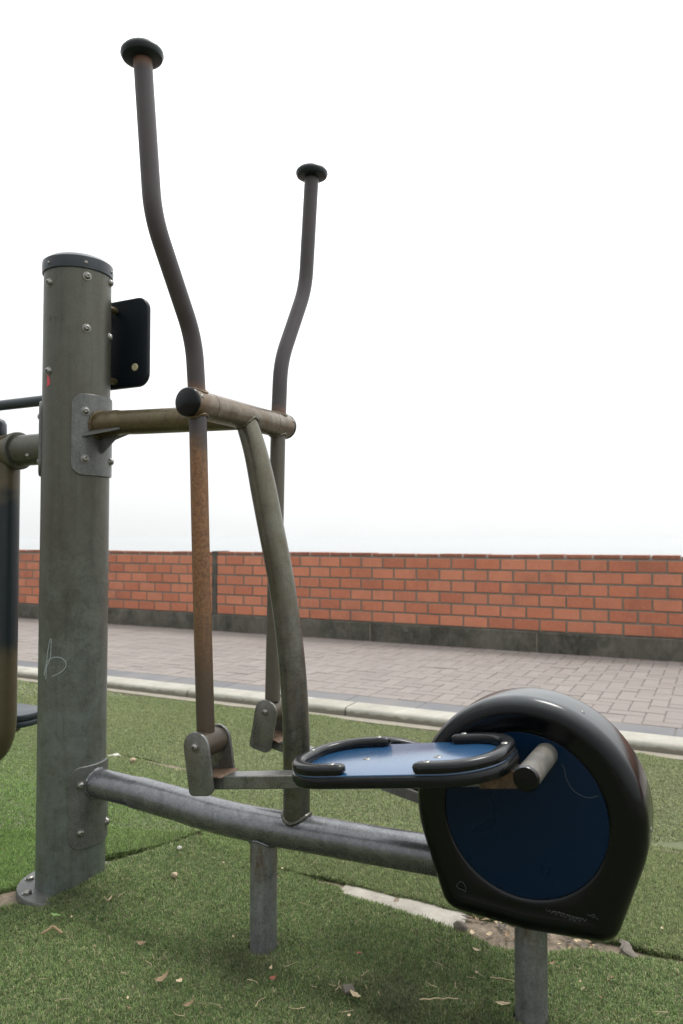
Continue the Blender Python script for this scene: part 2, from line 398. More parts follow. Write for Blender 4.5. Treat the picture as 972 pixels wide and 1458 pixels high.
# upper arm
UZ = 1.19
m = MB(); path = spline([(-1.445, Y0, 1.196), (-1.38, Y0, 1.199), (-1.30, Y0, 1.196), (-1.2, Y0, 1.193), (-1.1, Y0, 1.19), (-.995, Y0, 1.187)], 6)
tube(m, path, [.036 if p.x < -1.41 else .0335 if p.x < -1.37 else .031 for p in path], 36)
weld(m, AX, (0, 0, 1), PR+.0055, (-1.4, Y0, 1.196), (1, 0, 0), .036, 1, .004)
ub = m.build('upper_arm', 'arm_steel', TR)
m = MB()
for sy in (-1, 1):                               # little triangular web plates either side of the arm
    pr = [(-1.455, Y0+sy*.055, 1.166), (-1.437, Y0+sy*.022, 1.186), (-1.348, Y0+sy*.028, 1.182)]
    m.add([V(p) for p in pr]+[V(p)-V((0, 0, .005)) for p in pr], [(0, 1, 2), (5, 4, 3), (0, 3, 4, 1), (1, 4, 5, 2), (2, 5, 3, 0)])
pr = [(-1.443, 1.168), (-1.443, 1.115), (-1.375, 1.168)]
m.add([V((x, Y0-.003, zz)) for x, zz in pr]+[V((x, Y0+.003, zz)) for x, zz in pr], [(0, 1, 2), (5, 4, 3), (0, 3, 4, 1), (1, 4, 5, 2), (2, 5, 3, 0)])
m.build('gusset', 'plate_steel', ub, 0)

# pivot tube across the frame
TX, TZ = -.992, 1.187
YN, YF = 1.288, 1.615
m = MB(); rp = .0305
tube(m, [(TX, 1.256, TZ), (TX, 1.3252, TZ)], rp, 40); tube(m, [(TX, 1.3235, TZ), (TX, 1.3285, TZ)], rp-.0035, 40, mi=1)
tube(m, [(TX, 1.327, TZ), (TX, 1.5765, TZ)], rp, 40); tube(m, [(TX, 1.575, TZ), (TX, 1.5795, TZ)], rp-.001, 40, mi=1)
tube(m, [(TX, 1.578, TZ), (TX, 1.650, TZ)], rp, 40)
weld(m, (TX, 0, TZ), (0, 1, 0), rp, (TX, YN, TZ), (-.02, -.02, 1), .0195, 1)
weld(m, (TX, 0, TZ), (0, 1, 0), rp, (TX, YN, TZ), (-.03, 0, 1), .0195, -1)
weld(m, (TX, 0, TZ), (0, 1, 0), rp, (TX, YF, TZ), (.03, .02, 1), .0195, 1)
weld(m, (TX, 0, TZ), (0, 1, 0), rp, (TX, YF, TZ), (.02, 0, 1), .0195, -1)
pv = m.build('pivot_tube', ['pivot_steel', 'black_rubber'], TR)
m = MB(); lathe(m, [(.029, -.004), (.0312, -.003), (.0316, .0), (.0305, .004), (.027, .0065), (0, .0085)], (TX, 1.256, TZ), (0, -1, 0), 40); m.build('end_cap', 'black_plastic', pv)
m = MB(); lathe(m, [(.029, -.004), (.0312, -.003), (.0316, .0), (.0305, .004), (.027, .0065), (0, .0085)], (TX, 1.650, TZ), (0, 1, 0), 40); m.build('end_cap', 'black_plastic', pv)
screw(pv, (TX+rp*.92, 1.268, TZ+rp*.38), (.92, 0, .38), .0045); screw(pv, (TX+rp*.92, 1.643, TZ+rp*.38), (.92, 0, .38), .0045)

# curved strut
m = MB(); sp = spline([(-.988, Y0, 1.178), (-.957, Y0, 1.09), (-.922, Y0, .945), (-.889, Y0, .80), (-.866, Y0, .66), (-.854, Y0, .54), (-.849, Y0, .415), (-.849, Y0, .27)], 8)
tube(m, sp, [.0298-.0045*min(1, max(0, (p.z-1.02)/.15)) for p in sp], 40)
weld(m, (TX, 0, TZ), (0, 1, 0), rp, (-.975, Y0, 1.14), V((-.031, 0, .09)), .0256, -1, .0036)
weld(m, (-.9, Y0, .257), (1, 0, .02), .039, (-.849, Y0, .4), (0, 0, 1), .0298, 1, .004)
m.build('strut', 'strut_steel', TR)

# lower beam
m = MB(); lb = spline([(-1.447, Y0, .278), (-1.40, Y0, .277), (-1.30, Y0, .273), (-1.19, Y0, .266), (-1.08, Y0, .257), (-.98, Y0, .254), (-.8, Y0, .257), (-.6, Y0, .262), (-.45, Y0, .266)], 6)
tube(m, lb, [.036 if p.x < -1.3 else .0385 for p in lb], 44)
weld(m, AX, (0, 0, 1), PR+.0055, (-1.4, Y0, .277), (1, 0, 0), .036, 1, .004)
weld(m, (-.95, Y0, .254), (1, 0, .01), .039, (-.934, Y0, .1), (0, 0, 1), .0305, -1, .003)
m.build('lower_beam', 'beam_steel', TR)
for x, zt in ((-.934, .24), (-.336, .22)):
    m = MB(); tube(m, [(x, Y0, -.06), (x, Y0, .08), (x, Y0, zt)], .0305, 40); m.build('support_leg', 'leg_steel', TR)

# levers
def lever(pts, mat, tip, axis):
    m = MB(); p = bent(pts, .052, 9); tube(m, p, .0188, 32)
    o = m.build('hand_lever', mat, TR)
    m = MB(); lathe(m, [(.0195, -.009), (.030, -.0088), (.0395, -.005), (.0428, .002), (.0418, .008), (.036, .0145), (.022, .0195), (0, .021)], tip, axis, 40)
    g = m.build('grip_cap', 'grip_plastic', o)
    m = MB(); ax = V(axis).normalized(); x, y = frame_of(ax); vs = []
    return o
lever([(-.965, YN, .50), (-.978, YN, .8), (TX, YN, 1.187), (-.998, YN-.006, 1.325), (-1.004, 1.156, 1.545), (-1.026, 1.146, 1.872)], 'lever', (-1.0265, 1.146, 1.872), (-.03, -.02, 1))
lever([(-1.006, YF, .50), (-1.0, YF, .8), (TX, YF, 1.187), (-.996, YF+.018, 1.352), (-.982, 1.735, 1.57), (-.962, 1.733, 1.872)], 'far_lever', (-.962, 1.733, 1.872), (.02, .0, 1))

# flywheel housing
HX, HZ = -.333, .396
YFc, T = 1.395, .138
def hull_out(rc, cx, cz, rk, n=120):
    pts = []
    C = [(0, 0, rc), (cx, cz, rk), (-cx, cz, rk)]
    N = 1440; sup = []
    for k in range(N):
        a = 2*PI*k/N; dx, dz = math.cos(a), math.sin(a)
        c = max(C, key=lambda q: q[0]*dx+q[1]*dz+q[2]); sup.append((c[0]+c[2]*dx, c[1]+c[2]*dz))
    ang = [math.atan2(p[1], p[0]) for p in sup]
    for k in range(n):
        a = -PI+2*PI*(k+.5)/n; da, sa = math.cos(a), math.sin(a); best = None
        for i in range(N):
            p, q = sup[i-1], sup[i]
            ex, ez = q[0]-p[0], q[1]-p[1]; den = da*ez-sa*ex
            if abs(den) < 1e-12: continue
            t = (p[0]*ez-p[1]*ex)/den; s = (p[0]*sa-p[1]*da)/den
            if t > 0 and -1e-6 <= s <= 1+1e-6: best = max(best or 0, t)
        pts.append((best*da, best*sa))
    return pts
def circ(r, n=120): return [(r*math.cos(-PI+2*PI*(k+.5)/n), r*math.sin(-PI+2*PI*(k+.5)/n)) for k in range(n)]
RC, CX, CZ, RK = .213, .124, -.164, .042
def hring(d, y):
    o = hull_out(RC-d, CX-max(0, d-.036)*.8, CZ+max(0, d-.036)*.8, max(RK-d, .006)); return [V((HX+a, y, HZ+b)) for a, b in o]
def cring(r, y): return [V((HX+a, y, HZ+b)) for a, b in circ(r)]
Rr = .03
side = []
for k in range(7):
    a = k/6*PI/2; side.append((Rr*(1-math.sin(a)), Rr*(1-math.cos(a))))
prof = [(d, YFc+y) for d, y in side]
YB = YFc+T
rings = [cring(.1505, YFc+.010), cring(.1505, YFc+.0062), cring(.1525, YFc+.0048), cring(.1545, YFc+.0036), hring(.050, YFc+.0036), hring(.046, YFc+.0035), hring(.037, YFc+.0014)]
rings += [hring(d, y) for d, y in prof]
mid = (YFc+YB)/2
rings += [hring(0, mid)]
rings += [hring(d, YB-(y-YFc)) for d, y in prof[::-1]]
rings += [hring(.037, YB-.0014), hring(.046, YB-.0035), hring(.050, YB-.0036), cring(.1545, YB-.0036), cring(.1525, YB-.0048), cring(.1505, YB-.0062), cring(.1505, YB-.010)]
m = MB(); loft(m, rings)
hs = m.build('flywheel_housing', 'black_plastic', TR, 50)
for yy, ax in ((YFc+.010, -1), (YB-.010, 1)):
    m = MB(); lathe(m, [(.149, 0), (.149, .0035), (.148, .0045), (.05, .005), (0, .005)], (HX, yy, HZ), (0, ax, 0), 96); m.build('disc', 'blue_disc', hs)
screw(hs, (HX+.2125, mid-.02, HZ-.005), (1, 0, 0), .005); screw(hs, (HX+.1, mid-.02, HZ+.188), (.47, 0, .88), .004)

# crank pins, links and footplates
def link(pin, crank, yc, s, tagw):
    """linkage in the X-Z plane at depth yc; s = -1 near side, +1 far side"""
    pin, crank = V((pin[0], yc, pin[1])), V((crank[0], yc, crank[1]))
    d = crank-pin; L = math.hypot(d.x, d.z); th = math.atan2(d.z, d.x)+math.asin(.070/L)
    u = V((math.cos(th), 0, math.sin(th))); w = V((-math.sin(th), 0, math.cos(th))); Y = V((0, 1, 0))
    def P(a, b, y=0): return pin+u*a+w*b+Y*y
    Lc = d.dot(u)
    m = MB()
    o2 = rrect(0, -.077, 0, 0, 0)
    bar = [(.026, -.0895), (Lc-.012, -.0895), (Lc-.012, -.0635), (.026, -.0635)]
    loft(m, [[P(a, b, y) for y, b in ((-.02, -.0875), (-.018, -.0895), (.018, -.0895), (.02, -.0875), (.02, -.0655), (.018, -.0635), (-.018, -.0635), (-.02, -.0655))] for a in (-.027, .05, Lc-.01)])
    la = m.build('link_arm', 'link_steel', TR, 30)
    # clevis: two cheeks, floor, barrel
    for y in (-.0375, .0375):
        out = [(.031*math.cos(R(a)), .031*math.sin(R(a))) for a in range(0, 181, 12)]
        out += [(-.0305, -.088), (-.027, -.094), (-.02, -.0965), (.016, -.0965), (.022, -.094), (.031, -.085)]
        m = MB(); prism(m, out, lambda a, b: P(a, b, y), (0, 1, 0), .007, .0014); m.build('clevis_cheek', 'link_steel', la, 35)
    m = MB(); prism(m, [(-.026, -.0640), (.046, -.0640), (.040, -.0605), (-.026, -.0605)], lambda a, b: P(a, b, 0), (0, 1, 0), .0672, .001); 
    m.build('clevis_floor', 'rust', la, 30)
    m = MB(); tube(m, [P(0, 0, -.0325), P(0, 0, .0325)], .0262, 32); tube(m, [P(0, 0, -.0335), P(0, 0, .0335)], .022, 24)
    m.build('barrel', 'collar_steel', la)
    bolt(la, P(-.001, .001, -.041), (0, -1, 0), .0075, 'pivot_bolt'); bolt(la, P(0, 0, .041), (0, 1, 0), .0075, 'pivot_bolt')
    # footplate
    pc, hl, hw, th2 = .434, .207, (.117 if s < 0 else .102), .021
    yo = -.006 if s < 0 else .082
    wb = -.0632
    def Q(a, y, b): return pin+u*a+w*b+Y*(y+yo)
    so = rrect(pc, 0, hl, hw, .098, 14)
    m = MB(); prism(m, so, lambda a, y: Q(a, y, wb+th2/2), w, th2, .006); 
    fp = m.build('footplate', 'black_rubber', TR, 40)
    si = rrect(pc, 0, hl-.005, hw-.005, .093, 14)
    m = MB(); prism(m, si, lambda a, y: Q(a, y, wb+th2), w, .004, .001); m.build('tread', 'blue_plate', fp, 40)
    top = wb+th2+.002
    for sg in (-1, 1):                          # horseshoe toe bumpers
        arc = []
        ins = .0155
        full = rrect(pc, 0, hl-ins, hw-ins, .098-ins, 14)
        xe = pc+sg*(hl-.135)
        pts = [(pc+sg*(hl-.13), -(hw-ins)), (pc+sg*(hl-.112), -(hw-ins))]
        for k in range(0, 13): 
            a = -90+90*k/12; rr = .098-ins; pts.append((pc+sg*(hl-ins-rr+rr*math.cos(R(a))), -(hw-ins-rr)+rr*math.sin(R(a))))
        for k in range(0, 13):
            a = 90*k/12; rr = .098-ins; pts.append((pc+sg*(hl-ins-rr+rr*math.cos(R(a))), (hw-ins-rr)+rr*math.sin(R(a))))
        pts += [(pc+sg*(hl-.112), hw-ins), (pc+sg*(hl-.13), hw-ins)]
        # section: flat-topped rounded bar, ends rounded
        N = len(pts); rings = []
        for i, p in enumerate(pts):
            a, b = V(pts[max(i-1, 0)]), V(pts[min(i+1, N-1)]); tg = (b-a).normalized(); nn = V((-tg.y, tg.x))
            ring = []
            for yy, hh in ((-.0115, .0), (-.0135, .006), (-.0125, .0125), (-.008, .0165), (0, .0172), (.008, .0165), (.0125, .0125), (.0135, .006), (.0115, .0)):
                q = V(p)+nn*yy; ring.append(Q(q.x, q.y, top+hh))
            rings.append(ring)
        def shrink(ring, k, sh, dirv):
            c = sum(ring, V((0, 0, 0)))/len(ring); return [c+(q-c)*k+dirv*sh for q in ring]
        d0 = (rings[0][4]-rings[1][4]).normalized(); d1 = (rings[-1][4]-rings[-2][4]).normalized()
        rings = [shrink(rings[0], .35, .0125, d0), shrink(rings[0], .75, .0095, d0), shrink(rings[0], .93, .005, d0)]+rings+[shrink(rings[-1], .93, .005, d1), shrink(rings[-1], .75, .0095, d1), shrink(rings[-1], .35, .0125, d1)]
        m = MB(); loft(m, rings); bp = m.build('toe_bumper', 'black_rubber', fp, 45)
        for px, py in ((pc+sg*(hl-.118), -(hw-ins)), (pc+sg*(hl-ins-.001), 0.012), (pc+sg*(hl-.118), hw-ins)):
            screw(bp, Q(px, py, top+.0166), w, .0062)
    for a in (-.07, .07): screw(fp, Q(pc+a, 0, top-.0005), w, .0075)
    m = MB(); loft(m, [[P(a, b, y) for y, b in ((-.0225, -.0915), (.0225, -.0915), (.0225, -.064), (-.0225, -.064))] for a in (.578, Lc-.006)])
    m.build('bearing_block', 'rust', la, 30)
    # crank sleeve
    ys = yc-.043 if s < 0 else yc+.043
    ye = YFc+.008 if s < 0 else YB-.008
    m = MB(); tube(m, [(crank.x, ys, crank.z), (crank.x, ye, crank.z)], .0208, 36); cs = m.build('crank_pin', 'pin_steel', TR)
    m = MB(); lathe(m, [(.019, -.003), (.0212, -.002), (.0214, .003), (.0195, .0065), (0, .008)], (crank.x, ys, crank.z), (0, s, 0), 36); m.build('end_cap', 'black_plastic', cs)
link((-.960, .478), (-.291, .511), 1.289, -1, 'near')
link((-1.008, .475), (-.375, .281), 1.626, 1, 'far')

# scratches, ink and sticker on the post; scratches on the housing
FPX, HOR, CAMH = 1075., 768., .90
YAW, PIT = math.atan2(.45, .893), math.atan((768-729)/1075.)
CAM = V((0, 0, CAMH))
def ray(u, v):
    x, y = (u-486)/FPX, (729-v)/FPX
    fy, fz = math.cos(PIT)-y*math.sin(PIT), math.sin(PIT)+y*math.cos(PIT)
    return V((x*math.cos(YAW)-fy*math.sin(YAW), x*math.sin(YAW)+fy*math.cos(YAW), fz))
def ground_at(u, v, z=0.0):
    r = ray(u, v); return CAM+r*((z-CAMH)/r.z)
def post_at(u, v, r=PR):
    d = ray(u, v); a = d.x**2+d.y**2; b = 2*(-PX*d.x-Y0*d.y); c = PX**2+Y0**2-r*r
    t = (-b-math.sqrt(max(b*b-4*a*c, 0)))/(2*a); return CAM+d*t
def strokes(name, lines, fn, rad, mat, parent, sub=6):
    m = MB()
    for ln in lines: tube(m, spline([fn(*p) for p in ln], sub) if len(ln) > 2 else [fn(*p) for p in ln], rad, 6)
    return m.build(name, mat, parent)
strokes('scratched_mark', [[(62.5, 962), (64.5, 950), (69, 940), (79, 935.5), (89, 938), (94, 945), (91, 953), (83, 959), (74, 963)],
                           [(65, 967), (66, 950), (67.5, 930), (70.5, 913), (72.5, 910), (72.5, 920), (71, 938), (66, 950), (62.5, 962)]], post_at, .0007, 'scratch', post)
strokes('ink_mark', [[(97, 505), (101, 503.5), (103.5, 506), (101, 510), (97.5, 509), (97, 505)], [(102, 508), (106, 516), (109, 524)]], post_at, .0005, 'ink', post)
strokes('ink_mark', [[(71, 458), (71, 450), (75, 450), (75, 454), (71, 454), (75, 458)], [(79, 458), (79, 450), (83, 450), (83, 454), (79, 454)], [(86, 458), (89, 450), (92, 458)], [(87, 455), (91, 455)]], post_at, .0005, 'ink', post, 1)
m = MB(); sk = [post_at(u, v, PR+.0006) for u, v in ((66.8, 527), (70.5, 541), (71, 546), (66.8, 551))]
m.add(sk+[p+(AX-V((p.x, p.y, 0)))*.02 for p in sk], [(0, 1, 2, 3), (7, 6, 5, 4), (0, 4, 5, 1), (1, 5, 6, 2), (2, 6, 7, 3), (3, 7, 4, 0)]); m.build('sticker', 'sticker', post, 0)
def house_at(u, v):
    r = ray(u, v); p = CAM+r*((YFc+.0016)/r.y); return p
scr = [[(777, 1294), (780, 1298), (783, 1296), (785, 1301), (789, 1297), (792, 1303), (796, 1298), (799, 1305), (802, 1301), (804, 1307), (809, 1303), (812, 1310), (815, 1306), (818, 1312), (822, 1306), (825, 1312), (829, 1307), (833, 1312), (835, 1308)],
       [(836, 1302), (840, 1304), (845, 1302), (847, 1305), (843, 1306)], [(786, 1297), (800, 1300), (815, 1305), (828, 1308)], [(848, 1307), (851, 1309)]]
strokes('scratched_scrawl', scr, house_at, .0004, 'scratch_grey', hs, 3)
strokes('scratched_heart', [[(652, 1258), (656, 1255), (661, 1259), (663, 1265), (662, 1270), (659, 1267), (653, 1265), (650, 1261), (652, 1258)]], house_at, .0004, 'scratch_grey', hs, 3)
def disc_at(u, v):
    r = ray(u, v); return CAM+r*((YFc+.0052)/r.y)
strokes('scratched_line', [[(799, 1088), (803, 1094), (806, 1108), (813, 1122), (824, 1131), (838, 1136), (852, 1133)]], disc_at, .0004, 'scratch_grey', hs, 4)

# ------------------------------------------------------------------ notice board behind the post
SG = empty('notice_board', (PX, 1.58, 1.32), 'dark rounded board bolted to the back of the grey post near its top', 'board')
m = MB(); prism(m, rrect(PX, 1.441, .139, .123, .036, 10), lambda a, b: V((a, 1.586, b)), (0, 1, 0), .016, .004); m.build('panel', 'sign_plastic', SG, 40)
for x, zz in ((-1.50, 1.535), (-1.50, 1.337), (-1.555, 1.535), (-1.555, 1.337)):
    m = MB(); tube(m, [(x, 1.54, zz), (x, 1.5785, zz)], .0095, 16); m.build('standoff', 'arm_steel', SG)
for x, zz in ((-1.428, 1.371),):
    m = MB(); lathe(m, [(.0105, -.002), (.0105, .001), (.0095, .003), (.005, .0035), (.0045, .0015), (0, .0015)], (x, 1.578, zz), (0, -1, 0), 20); m.build('fixing', 'brass', SG)

# ------------------------------------------------------------------ leg swing on the other side of the post
LS = empty('leg_swing', (-1.794, Y0, 0), 'brown and dark teal hanging tube machine bolted to the left side of the post', 'exercise machine')
def lsb(m, name, mat, par=LS, sm=40): return m.build(name, mat, par, sm)
o = None
m = MB(); vs = []
PRs = TR; 
def clamp_left():
    m = MB(); cols = 30; vs = []; fs = []; t = .0065; w = R(52)*PR; rad = .03; z0, z1 = 1.065, 1.265
    for i in range(cols+1):
        s = -w*math.cos(PI*i/cols); e = w-abs(s); q = 0 if e >= rad else rad-math.sqrt(max(rad*rad-(rad-e)**2, 0))
        a = 180+math.degrees(s/PR)
        for rr, zz in ((PR-.003, z0+q), (PR+t-.0015, z0+q), (PR+t, z0+q+.0015), (PR+t, z1-q-.0015), (PR+t-.0015, z1-q), (PR-.003, z1-q)): vs.append(onpost(a, zz, rr))
    for i in range(cols):
        for k in range(5): fs.append((i*6+k, (i+1)*6+k, (i+1)*6+k+1, i*6+k+1))
    fs += [tuple(range(6)), tuple(cols*6+k for k in range(6))[::-1]]
    return m.add(vs, fs)
cl = lsb(clamp_left(), 'clamp_plate', 'plate_steel')
for d in (-30, 30):
    for zz in (1.105, 1.225): bolt(cl, onpost(180+d, zz, PR+.0065), pdir(180+d), .0085)
SZ = 1.146
m = MB(); tube(m, [(-1.60, Y0, SZ), (-1.742, Y0, SZ)], .0425, 40)
lathe(m, [(.043, 0), (.0505, .002), (.0525, .006), (.0525, .012), (.0505, .016), (.043, .018)], (-1.752, Y0, SZ), (1, 0, 0), 44)
sl = lsb(m, 'sleeve', 'post_steel'); bolt(sl, (-1.665, Y0-.036, SZ-.022), (0, -.85, -.52), .006)
m = MB(); tube(m, [(-1.748, Y0, SZ), (-1.86, Y0, SZ)], .0465, 40); hb = lsb(m, 'hub', 'hanger')
m = MB(); tube(m, [(-1.862, Y0, SZ), (-1.90, Y0, SZ)], .047, 40); lsb(m, 'end_cap', 'cap_plastic')
m = MB(); lathe(m, [(.03, 0), (.033, .012), (.0325, .04), (.027, .052), (.015, .058), (0, .06)], (-1.842, Y0, SZ+.04), (0, 0, 1), 32); lsb(m, 'stop_cap', 'cap_plastic')
m = MB(); p = bent([(-1.797, Y0, 1.13), (-1.795, Y0, .292), (-2.05, Y0, .292)], .13, 12); tube(m, p, .040, 40)
weld(m, (-1.8, Y0, SZ), (1, 0, 0), .0465, (-1.797, Y0, 1), (0, 0, 1), .04, 1, .004); lsb(m, 'hanging_tube', 'hanger')
m = MB(); tube(m, [(-1.97, Y0, .30), (-1.97, 1.66, .325)], .022, 24); lsb(m, 'foot_arm', 'hanger')
for z0 in (.338, .3585):
    m = MB(); prism(m, rrect(-2.005, 1.66, .108, .085, .08, 12), lambda a, b: V((a, b, z0)), (0, 0, 1), .0195, .0055); lsb(m, 'foot_pad', 'dark_paint')
m = MB(); tube(m, bent([(-1.605, Y0, 1.279), (-2.15, Y0, 1.279), (-2.3, Y0-.2, 1.279)], .1), .0145, 24); lsb(m, 'hand_bar', 'dark_paint')

# ------------------------------------------------------------------ brick wall
WY, WX0, WX1, XJ = 5.833, -16., 9., -4.28
BW = empty('brick_wall', (XJ, WY, 0), 'low orange brick wall on a dark concrete base along the far side of the path', 'wall')
def bricks(x0, x1, mort):
    m = MB(); cols = []
    P, H = .2, .0917
    jb = .0074
    for r in range(6):
        z0 = .2+r*H; off = (r % 2)*P/2; x = x0-P+off
        while x < x1:
            a, b = max(x+jb+random.uniform(-.0015, .0015), x0), min(x+P-jb, x1)
            if b-a > .02:
                dy = random.uniform(-.002, .002); dz = random.uniform(-.0012, .0012)
                box(m, (a, WY+dy, z0+jb+dz), (b, WY+.20, z0+H-jb+dz), .003)
                base = random.choice([(.55, .195, .108), (.52, .175, .092), (.57, .215, .122), (.47, .155, .085), (.56, .205, .115)])
                k = random.uniform(.9, 1.07); cols.append((len(m.f), tuple(c*k for c in base)))
            x += P
    x = x0; zt = .2+6*H
    while x < x1:
        b = min(x+P-.016, x1)
        if b-x > .02:
            box(m, (x, WY+.012+random.uniform(-.003, .003), zt+jb), (b, WY+.19, .783+random.uniform(-.004, .004)), .004)
            k = random.uniform(.6, .9); cols.append((len(m.f), (.33*k, .12*k, .07*k)))
        x += P
    nb = len(m.f); cb = MB()
    o = m.build('brick_panel', 'brick', BW, 0)
    vc = o.data.color_attributes.new('Col', 'FLOAT_COLOR', 'CORNER'); i0 = 0; arr = np.ones((len(o.data.loops), 4), np.float32)
    fstart = 0; polys = o.data.polygons
    for fe, c in cols:
        ls, le = polys[fstart].loop_start, polys[fe-1].loop_start+polys[fe-1].loop_total
        arr[ls:le, :3] = c; fstart = fe
    vc.data.foreach_set('color', arr.ravel())
    mm = MB(); box(mm, (x0, WY+.006, .2), (x1, WY+.196, .2+6*H+.004))
    mm.build('mortar', 'mortar', o, 0)
    mm = MB(); box(mm, (x0+.002, WY+.022, .2+6*H), (x1-.002, WY+.182, .776)); mm.build('top_mortar', 'pale_mortar', o, 0)
bricks(WX0, XJ-.028, 0); bricks(XJ+.028, WX1, 0)
m = MB(); box(m, (XJ-.026, WY-.004, .2), (XJ+.026, WY+.2, .79)); m.build('expansion_joint', 'plinth', BW, 0)
m = MB(); x = -16.0
xs = [-16, -14.5, -13, -11.5, -10, -8.5, -7.1, -5.7, XJ, -2.66, -1.27, .1, 1.5, 2.9, 4.4, 5.9, 7.4, 9]
for a, b in zip(xs, xs[1:]):
    o2 = [(WY-.022, -.05), (WY-.020, .192), (WY-.012, .1975), (WY+.22, .1975), (WY+.22, -.05)]
    loft(m, [[V((q, y, zz)) for y, zz in o2] for q in (a+.004, b-.004)])
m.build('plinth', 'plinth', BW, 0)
for q in xs[1:-1]:
    m = MB(); box(m, (q-.0035, WY-.0205, .0), (q+.0035, WY-.01, .19)); m.build('plinth_joint', 'mortar', BW, 0)

# ------------------------------------------------------------------ path, border stones, kerb
def colored(m, name, mat, cols, smooth=0):
    o = m.build(name, mat, None, smooth); arr = np.ones((len(o.data.loops), 4), np.float32); fs = 0; po = o.data.polygons
    for fe, c in cols:
        arr[po[fs].loop_start:po[fe-1].loop_start+po[fe-1].loop_total, :3] = c; fs = fe
    o.data.color_attributes.new('Col', 'FLOAT_COLOR', 'CORNER').data.foreach_set('color', arr.ravel()); return o
PZ = .045
def paver(m, cols, a, b, c, d, base, g=.0016):
    dz = random.gauss(0, .0011); t = .0035; z1 = PZ+dz
    vs = [(a+g, c+g, z1-.02), (b-g, c+g, z1-.02), (b-g, d-g, z1-.02), (a+g, d-g, z1-.02)]
    vs += [(a+g, c+g, z1-t), (b-g, c+g, z1-t), (b-g, d-g, z1-t), (a+g, d-g, z1-t)]
    q = g+t; vs += [(a+q, c+q, z1), (b-q, c+q, z1), (b-q, d-q, z1), (a+q, d-q, z1)]
    fs = [(8, 9, 10, 11)]+[(i, (i+1) % 4, 4+(i+1) % 4, 4+i) for i in range(4)]+[(4+i, 4+(i+1) % 4, 8+(i+1) % 4, 8+i) for i in range(4)]
    m.add(vs, fs); k = random.uniform(.93, 1.06); cols.append((len(m.f), tuple(q*k for q in base)))
PB = [(.205, .178, .162), (.213, .186, .168), (.196, .168, .154), (.219, .194, .176), (.203, .172, .159)]
m = MB(); cols = []; W = .087; Yp0, Yp1 = 3.775, 5.70
nx, ny = int(14/W), int((Yp1-Yp0)/W)+1
# herringbone: cell (i,j) horizontal if (i-j)%4 in 0,1 ; vertical in 2,3
for i in range(-int(9.5/W), int(5.5/W)):
    for j in range(ny):
        q = (i-j) % 4
        x, y = i*W, Yp0+j*W
        if q == 0: paver(m, cols, x, x+2*W, y, y+W, random.choice(PB))
        elif q == 3: paver(m, cols, x, x+W, y, y+2*W if j < ny-1 else y+W, random.choice(PB))
        elif q == 2 and j == 0: paver(m, cols, x, x+W, y, y+W, random.choice(PB))
x = -9.5
while x < 5.5:
    paver(m, cols, x, x+W, Yp0+ny*W, 5.809, random.choice([(.18, .125, .125), (.19, .14, .13), (.165, .11, .11)])); x += W
struct(colored(m, 'path', 'paver', cols))
m = MB(); cols = []; x = -9.4
while x < 5.5:
    paver(m, cols, x, x+.4, 3.60, 3.773, random.choice([(.105, .11, .123), (.12, .124, .135), (.095, .102, .115)]), .002); x += .4
struct(colored(m, 'path_edging', 'paver', cols))
m = MB(); box(m, (-60, 3.50, -.08), (40, 5.83, PZ-.006)); struct(m.build('path_bed', 'joint', None, 0))
m = MB(); x = -9.72
while x < 6:
    o2 = [(3.452, -.06), (3.454, .026), (3.457, .037), (3.463, .044), (3.474, .048), (3.590, .050), (3.597, .046), (3.598, -.06)]
    dz = random.uniform(-.002, .002)
    loft(m, [[V((q, y, zz+dz)) for y, zz in o2] for q in (x+.003, x+.0045+.99)]); x += 1.0
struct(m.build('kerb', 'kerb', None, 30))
m = MB(); N = 200; vs = []; fs = []
for i in range(N+1):
    x = -9.5+15*i/N; wv = .012*mnoise.noise(V((x*1.7, 3, 0)))+.008*mnoise.noise(V((x*7, 1, 0)))
    for y, zz in ((3.398+wv, -.02), (3.402+wv, .004), (3.45, .008)): vs.append((x, y, zz))
for i in range(N):
    for k in range(2): fs.append((i*3+k, (i+1)*3+k, (i+1)*3+k+1, i*3+k+1))
m.add(vs, fs); struct(m.build('kerb_haunch', 'haunch', None, 30))

# ------------------------------------------------------------------ ground, turf
FE = np.array([(-4.2, .70), (-1.9, 1.17), (-1.66, 1.275), (-1.60, 1.30), (-1.555, 1.36), (-1.545, 1.45), (-1.52, 1.62), (-1.485, 1.75), (-1.44, 1.885), (-1.40, 1.85), (-1.34, 1.805), (-1.2, 1.800), (-1.05, 1.787), (-.905, 1.775), (-.875, 1.742), (-.7, 1.727), (-.56, 1.70), (-.47, 1.672), (-.38, 1.69), (-.30, 1.745), (-.18, 1.772), (-.05, 1.795), (.8, 1.86), (2., 1.9)])
ME = np.array([(-4.2, .78), (-1.9, 1.235), (-1.68, 1.345), (-1.62, 1.43), (-1.57, 1.60), (-1.495, 1.766), (-1.448, 1.908), (-1.40, 1.868), (-1.34, 1.822), (-1.2, 1.814), (-1.05, 1.806), (-.89, 1.803), (-.56, 1.795), (-.43, 1.80), (-.36, 1.815), (-.24, 1.815), (-.12, 1.80), (-.03, 1.81), (.8, 1.868), (2., 1.91)])
def wob(x, s): return .007*np.sin(x*9+s)+.004*np.sin(x*23+s*2)+.003*np.sin(x*51+s*3)
def fF(x): return np.interp(x, FE[:, 0], FE[:, 1])+wob(x, 1)*.6
def fM(x): return np.interp(x, ME[:, 0], ME[:, 1])+wob(x, 2)*.6
def gapC(x): return np.clip(.016+.02*np.sin(x*2.1+5.6), .006, .05)
def cM(x): return 2.405+.02*np.sin(x*1.3)+wob(x, 3)
def cN(x): return cM(x)+gapC(x)
def cE(x): return 3.395+wob(x, 4)*.8
